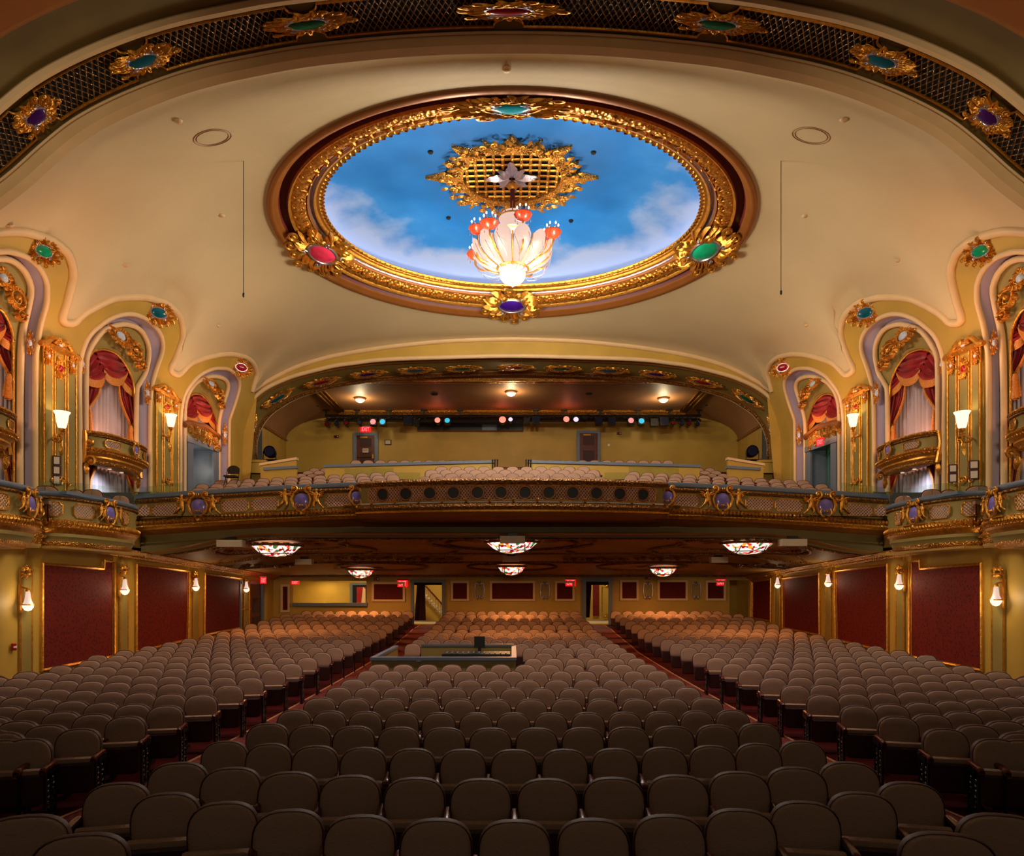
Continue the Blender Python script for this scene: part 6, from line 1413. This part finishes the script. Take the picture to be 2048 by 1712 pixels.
# ================================================================== SEATS
def outline(n, w=1.0):
    pts = [(.235 * w, .44), (.25 * w, .56)]
    for i in range(n + 1):
        t = PI * i / n; c, s_ = math.cos(t), math.sin(t); e = 2 / 2.7
        pts.append((.255 * w * math.copysign(abs(c) ** e, c), .63 + .23 * abs(s_) ** e))
    pts += [(-.25 * w, .56), (-.235 * w, .44)]
    return pts
def tilt(x, y, z): return (x, y + (z - .44) * .16, z)
def seat_meshes(hi):
    n = 14 if hi else 8; O = outline(n); cx, cz = 0, .64
    sc = lambda k, y: [tilt(cx + (x - cx) * k, y, cz + (z - cz) * k) for x, z in O]
    a = MB(); a.loft([sc(.955, -.01), sc(.95, -.035), sc(.86, -.055), sc(.5, -.066), sc(.0, -.068)] if hi else [sc(.95, -.01), sc(.88, -.05), sc(.0, -.066)], True)
    b = MB(); b.loft([sc(.95, -.015), sc(.985, -.03), sc(1.01, -.01), sc(1.0, .03), sc(.6, .05), sc(.02, .055)] if hi else [sc(.95, -.02), sc(1.01, -.01), sc(.9, .04)], True)
    c = MB()   # tipped-up cushion: fabric roll on top
    prof = [(-.10, .545), (-.20, .575), (-.24, .560), (-.245, .525), (-.235, .500)]
    if hi:
        c.loft([[(x * (1 if abs(x) < .2 else .96), y, z - .004 * (1 if abs(x) > .2 else 0)) for x in (-.235, -.2, -.1, 0, .1, .2, .235)] for y, z in prof])
        c.loft([[(x, y, z) for x in (-.235, 0, .235)] for y, z in [(-.10, .545), (-.08, .3)]])
    else: c.loft([[(x, y, z) for x in (-.235, .235)] for y, z in prof[::2]])
    d = MB()   # pan underside
    P = [(.238, .515), (.225, .19), (.18, .155), (-.18, .155), (-.225, .19), (-.238, .515)]
    f = [(x, -.245 + (.5 - z) * .10, z) for x, z in P]; g = [(x * .98, -.09 + (.5 - z) * .08, z) for x, z in P]; h = [(x * .86, -.262 + (.5 - z) * .10, .33 + (z - .33) * .86) for x, z in P]
    d.loft([g, f, h], True); d.add(h, [tuple(range(6))])
    e = MB(); e.box((0, -.256, .493), (.05, .012, .022))
    return a, b, c, d, e
def arm_mb():
    m = MB(); prof = [(.02, .60), (-.10, .605), (-.26, .60), (-.33, .585), (-.35, .565)]
    m.loft([[(-.03, y, z - .03), (-.03, y, z), (0, y, z + .012), (.03, y, z), (.03, y, z - .03)] for y, z in prof], True); return m
def leg_mb(ends):
    m = MB(); m.box((0, -.10, .30), (.03 if not ends else .02, .05, .56)); m.box((0, -.12, .02), (.06, .30, .03)); m.box((0, -.05, .52), (.04, .28, .06))
    if ends:
        m.box((0, -.27, .30), (.03, .03, .56)); m.box((0, .03, .30), (.03, .03, .56))
        for z in (.12, .24, .36, .48):
            for y in (-.2, -.05): m.spiral(0, 0, 1.2, .05, 1, 1.2, .010, Matrix.Translation((0, y, z)) @ Matrix.Rotation(PI / 2, 4, 'Y'), 4, 0)
    return m
hiM = [m.mesh(n, k, sm) for m, n, k, sm in zip(seat_meshes(True), ('backrest', 'shell', 'cushion', 'seat_pan', 'number_plate'), ('seat', 'shell', 'seat', 'shell', 'brass'), (1, 1, 1, 0, 0))]
ARM = arm_mb().mesh('armrest', 'wood'); LEG = leg_mb(False).mesh('leg', 'iron', False); ENDL = leg_mb(True).mesh('end_standard', 'iron', False)
ALL = []   # (D-sort, x, y, z, rot, scale, label, group, first, last)
def Drow(D0, X): return D0 + min(.088, 2.0 / D0 ** 2) * X * X
def add_seat(X, Y, z, sx, label, group, armL, armR, endL, endR, kind='o'):
    rot = .45 * math.atan(-X / Y); P = pj(Vector((X, Y, z + .75))); vis = -40 < P.x < 2088 and P.y < 1740
    ALL.append([Y if vis else 900 + Y, X, Y, z, rot, sx, label, group, armL, armR, endL, endR, vis, kind])
C0 = [(3.9, 3.65, 12), (4.95, 3.45, 13), (6.03, 3.26, 12), (7.14, 3.20, 13), (8.25, 3.08, 12), (9.26, 3.05, 13), (10.4, 3.0, 12), (11.55, 2.99, 13), (12.6, 2.98, 12), (13.9, 2.97, 13), (15.06, 2.97, 12)]
BK = [16.3, 17.6, 18.9, 20.2, 21.5, 22.85, 24.2, 25.5, 26.9, 28.3, 29.7, 31.1, 32.5]
ROWS = C0 + [(D, 2.97, 12 if i % 2 else 13) for i, D in enumerate(BK)]
for ri_, (D0, xe, n) in enumerate(ROWS):
    p = 2 * xe / (n - 1)
    for i in range(n):
        X = -xe + p * i + .02
        if D0 in BK[:3] and X < .3: continue
        Y = Drow(D0, X); lab = 'beige tip-up seat, centre block, %s row from the stage, %s from fire alarm side' % (ORD[ri_ + 1], ORD[i + 1])
        add_seat(X, Y, fz(Y), p / .545, lab, 'orchestra seats', i == 0, True, i == 0, i == n - 1)
for s in (-1, 1):
    for ri_, (D0, xe, n) in enumerate(ROWS):
        if ri_ == 0: continue
        Xa = aisleX(D0 + .6); off = 0 if ri_ % 2 else .12; Xo = 10.15 if D0 < 16 else 10.45
        if D0 > 32: Xo = 9.9
        k = 0; X = Xa
        while X < Xo + .05:
            Y = Drow(D0, X)
            lab = 'beige tip-up seat, %s block, %s row from stage, %s from aisle' % (SIDEW[s], ORD[ri_ + 1], ORD[k + 1])
            last = X + .55 > Xo + .05
            if s < 0: add_seat(-X, Y, fz(Y), 1.0, lab, 'orchestra seats', last, True, last, k == 0)
            else: add_seat(X, Y, fz(Y), 1.0, lab, 'orchestra seats', k == 0, True, k == 0, last)
            X += .545; k += 1
# balcony seats
def bal(X, D, h, sx=1.0): add_seat(X, D, CZ + h - .86, sx, None, None, False, True, False, False, 'b')
for r_ in range(4):
    D = 23.55 + .95 * r_; h = 3.82 + .29 * r_; n = 12 - (r_ % 2); xe = (n - 1) * .275
    for i in range(n): bal(-xe + .55 * i + .02, D, h)
    for s in (-1, 1):
        X = 4.5 + .27 * (r_ % 2)
        while X < 11.75:
            t = min(1.12, max(0, (X - 4.5) / 6)); bal(s * X, D + .35 - .1 * t, h - .12 - .33 * t); X += .55
for r_ in range(3):
    for s in (-1, 1):
        for i in range(3): bal(s * (8.15 + .5 * i), 29.6 + 1.0 * r_, 4.95 + .30 * r_)
for i in range(11):
    for s in (-1, 1): bal(s * (1.5 + .55 * i), 30.6, 5.72)
# box seats
BOX = [(-11.9, 19.0), (-11.9, 19.9), (-11.75, 18.2), (-11.9, 14.2), (-11.9, 15.2)]
random.seed(2)
ALL.sort(key=lambda a: a[0])
first = True
for a in ALL[:300]:
    _, X, Y, z, rot, sx, lab, grp, aL, aR, eL, eR, vis, kd = a
    r = empty('auditorium_chair', (X, Y, z), lab, 'chair', grp); r.rotation_euler = (0, 0, rot)
    for me in hiM: o = inst(me.name.split('.')[0], me, r); o.scale = (sx, 1, 1)
    if aL: inst('armrest', ARM, r, (-.272 * sx, 0, 0)); inst('end_standard' if eL else 'leg', ENDL if eL else LEG, r, (-.272 * sx, 0, 0))
    if aR: inst('armrest', ARM, r, (.272 * sx, 0, 0)); inst('end_standard' if eR else 'leg', ENDL if eR else LEG, r, (.272 * sx, 0, 0))
far = {}
lo = seat_meshes(False); am = arm_mb()
rest = empty('theatre_seat_rows', (0, 24, .2), 'remaining rows of beige tip-up theatre seats at the rear of the hall and on the balcony', 'theatre seats'); rest['kind'] = 'stuff'
parts_ = [MB() for _ in range(5)]; arms = MB(); legs = MB(); lsrc = MB(); lsrc.box((0, -.1, .3), (.03, .06, .56))
for a in ALL[300:]:
    _, X, Y, z, rot, sx, lab, grp, aL, aR, eL, eR, vis, kd = a
    if not vis: continue
    T = Matrix.Translation((X, Y, z)) @ Matrix.Rotation(rot, 4, 'Z') @ Matrix.Diagonal((sx, 1, 1, 1))
    for dst, src in zip(parts_[:4], lo[:4]): dst.add(src.v, src.f, T)
    T2 = T @ Matrix.Translation((.272, 0, 0)); arms.add(am.v, am.f, T2); legs.add(lsrc.v, lsrc.f, T2)
V = MB(); FM = []
for mbx, mi in list(zip(parts_[:4], (0, 1, 0, 1))) + [(arms, 2), (legs, 3)]:
    k = len(V.f); V.add(mbx.v, mbx.f); FM += [mi] * (len(V.f) - k)
bpy.data.objects.remove(rest)
me = V.mesh('theatre_seat_rows', 'seat')
for q in ('shell', 'wood', 'iron'): me.materials.append(M[q])
me.polygons.foreach_set('material_index', FM)
o = bpy.data.objects.new('theatre_seat_rows', me); C.objects.link(o)
tag(o, 'remaining rows of beige tip-up seats under the balcony and on the balcony', 'theatre seats', kind='stuff')
# loose chairs in the lower boxes
for s in (-1, 1):
    for i, (x, y, wpx) in enumerate(((36, 974, 28), (92, 973, 32), (185, 980, 30), (241, 992, 30), (151, 981, 26))):
        P = wp(x, y, (-.75, -.28, -.6, -.5, -.5)[i], s); top = P.z; zf_ = CZ + 1.45; m = Matrix.Translation((P.x, P.y, top)) @ Matrix.Rotation((.25 if s < 0 else -.25), 4, 'Z')
        k = {0: .52, 1: .56, 2: .5, 3: .48, 4: .4}[i]
        r = empty('box_chair', (P.x, P.y, top - .92), 'tan upholstered chair in the lower box, %s, %s from the stage' % (SIDEW[s], ORD[(1, 2, 4, 5, 3)[i]]), 'chair', 'box chairs')
        O = outline(10); mb = MB(); sc = lambda q, yy: [(x_ * q * k / .5, yy, (z_ - .86) * 1.0 * (q if z_ > .6 else 1)) for x_, z_ in O]
        mb.loft([sc(1, 0), sc(.96, -.03), sc(.5, -.05), sc(.02, -.05)], True, m); mb.loft([sc(1, .03), sc(.5, .04), sc(.02, .04)], True, m); mb.build('backrest', 'seat', r)
        mb = MB(); mb.tube([Vector(q) + Vector((0, 0, .01)) for q in sc(1.02, .01)], .018, 5, closed=True, T=m); mb.build('frame', 'wood', r)
        mb = MB(); mb.box((0, -.20, -.45), (.40, .36, .08), m); mb.build('seat', 'seat', r, False)
        for ax in (-.17, .17):
            for ay in (-.04, -.36): mb = MB(); mb.box((ax, ay, -.70), (.035, .035, .45), m); mb.build('leg', 'wood', r, False)
print('SEATS', len(ALL), sum(1 for a in ALL if a[12]), 'lastD', ALL[299][0], len(V.f))
import re as _re
for o in bpy.data.objects:
    if 'label' in o and len(_re.findall(r"[A-Za-z0-9][A-Za-z0-9'-]*", o['label'])) > 16: print('LONG', o.name, o['label'])
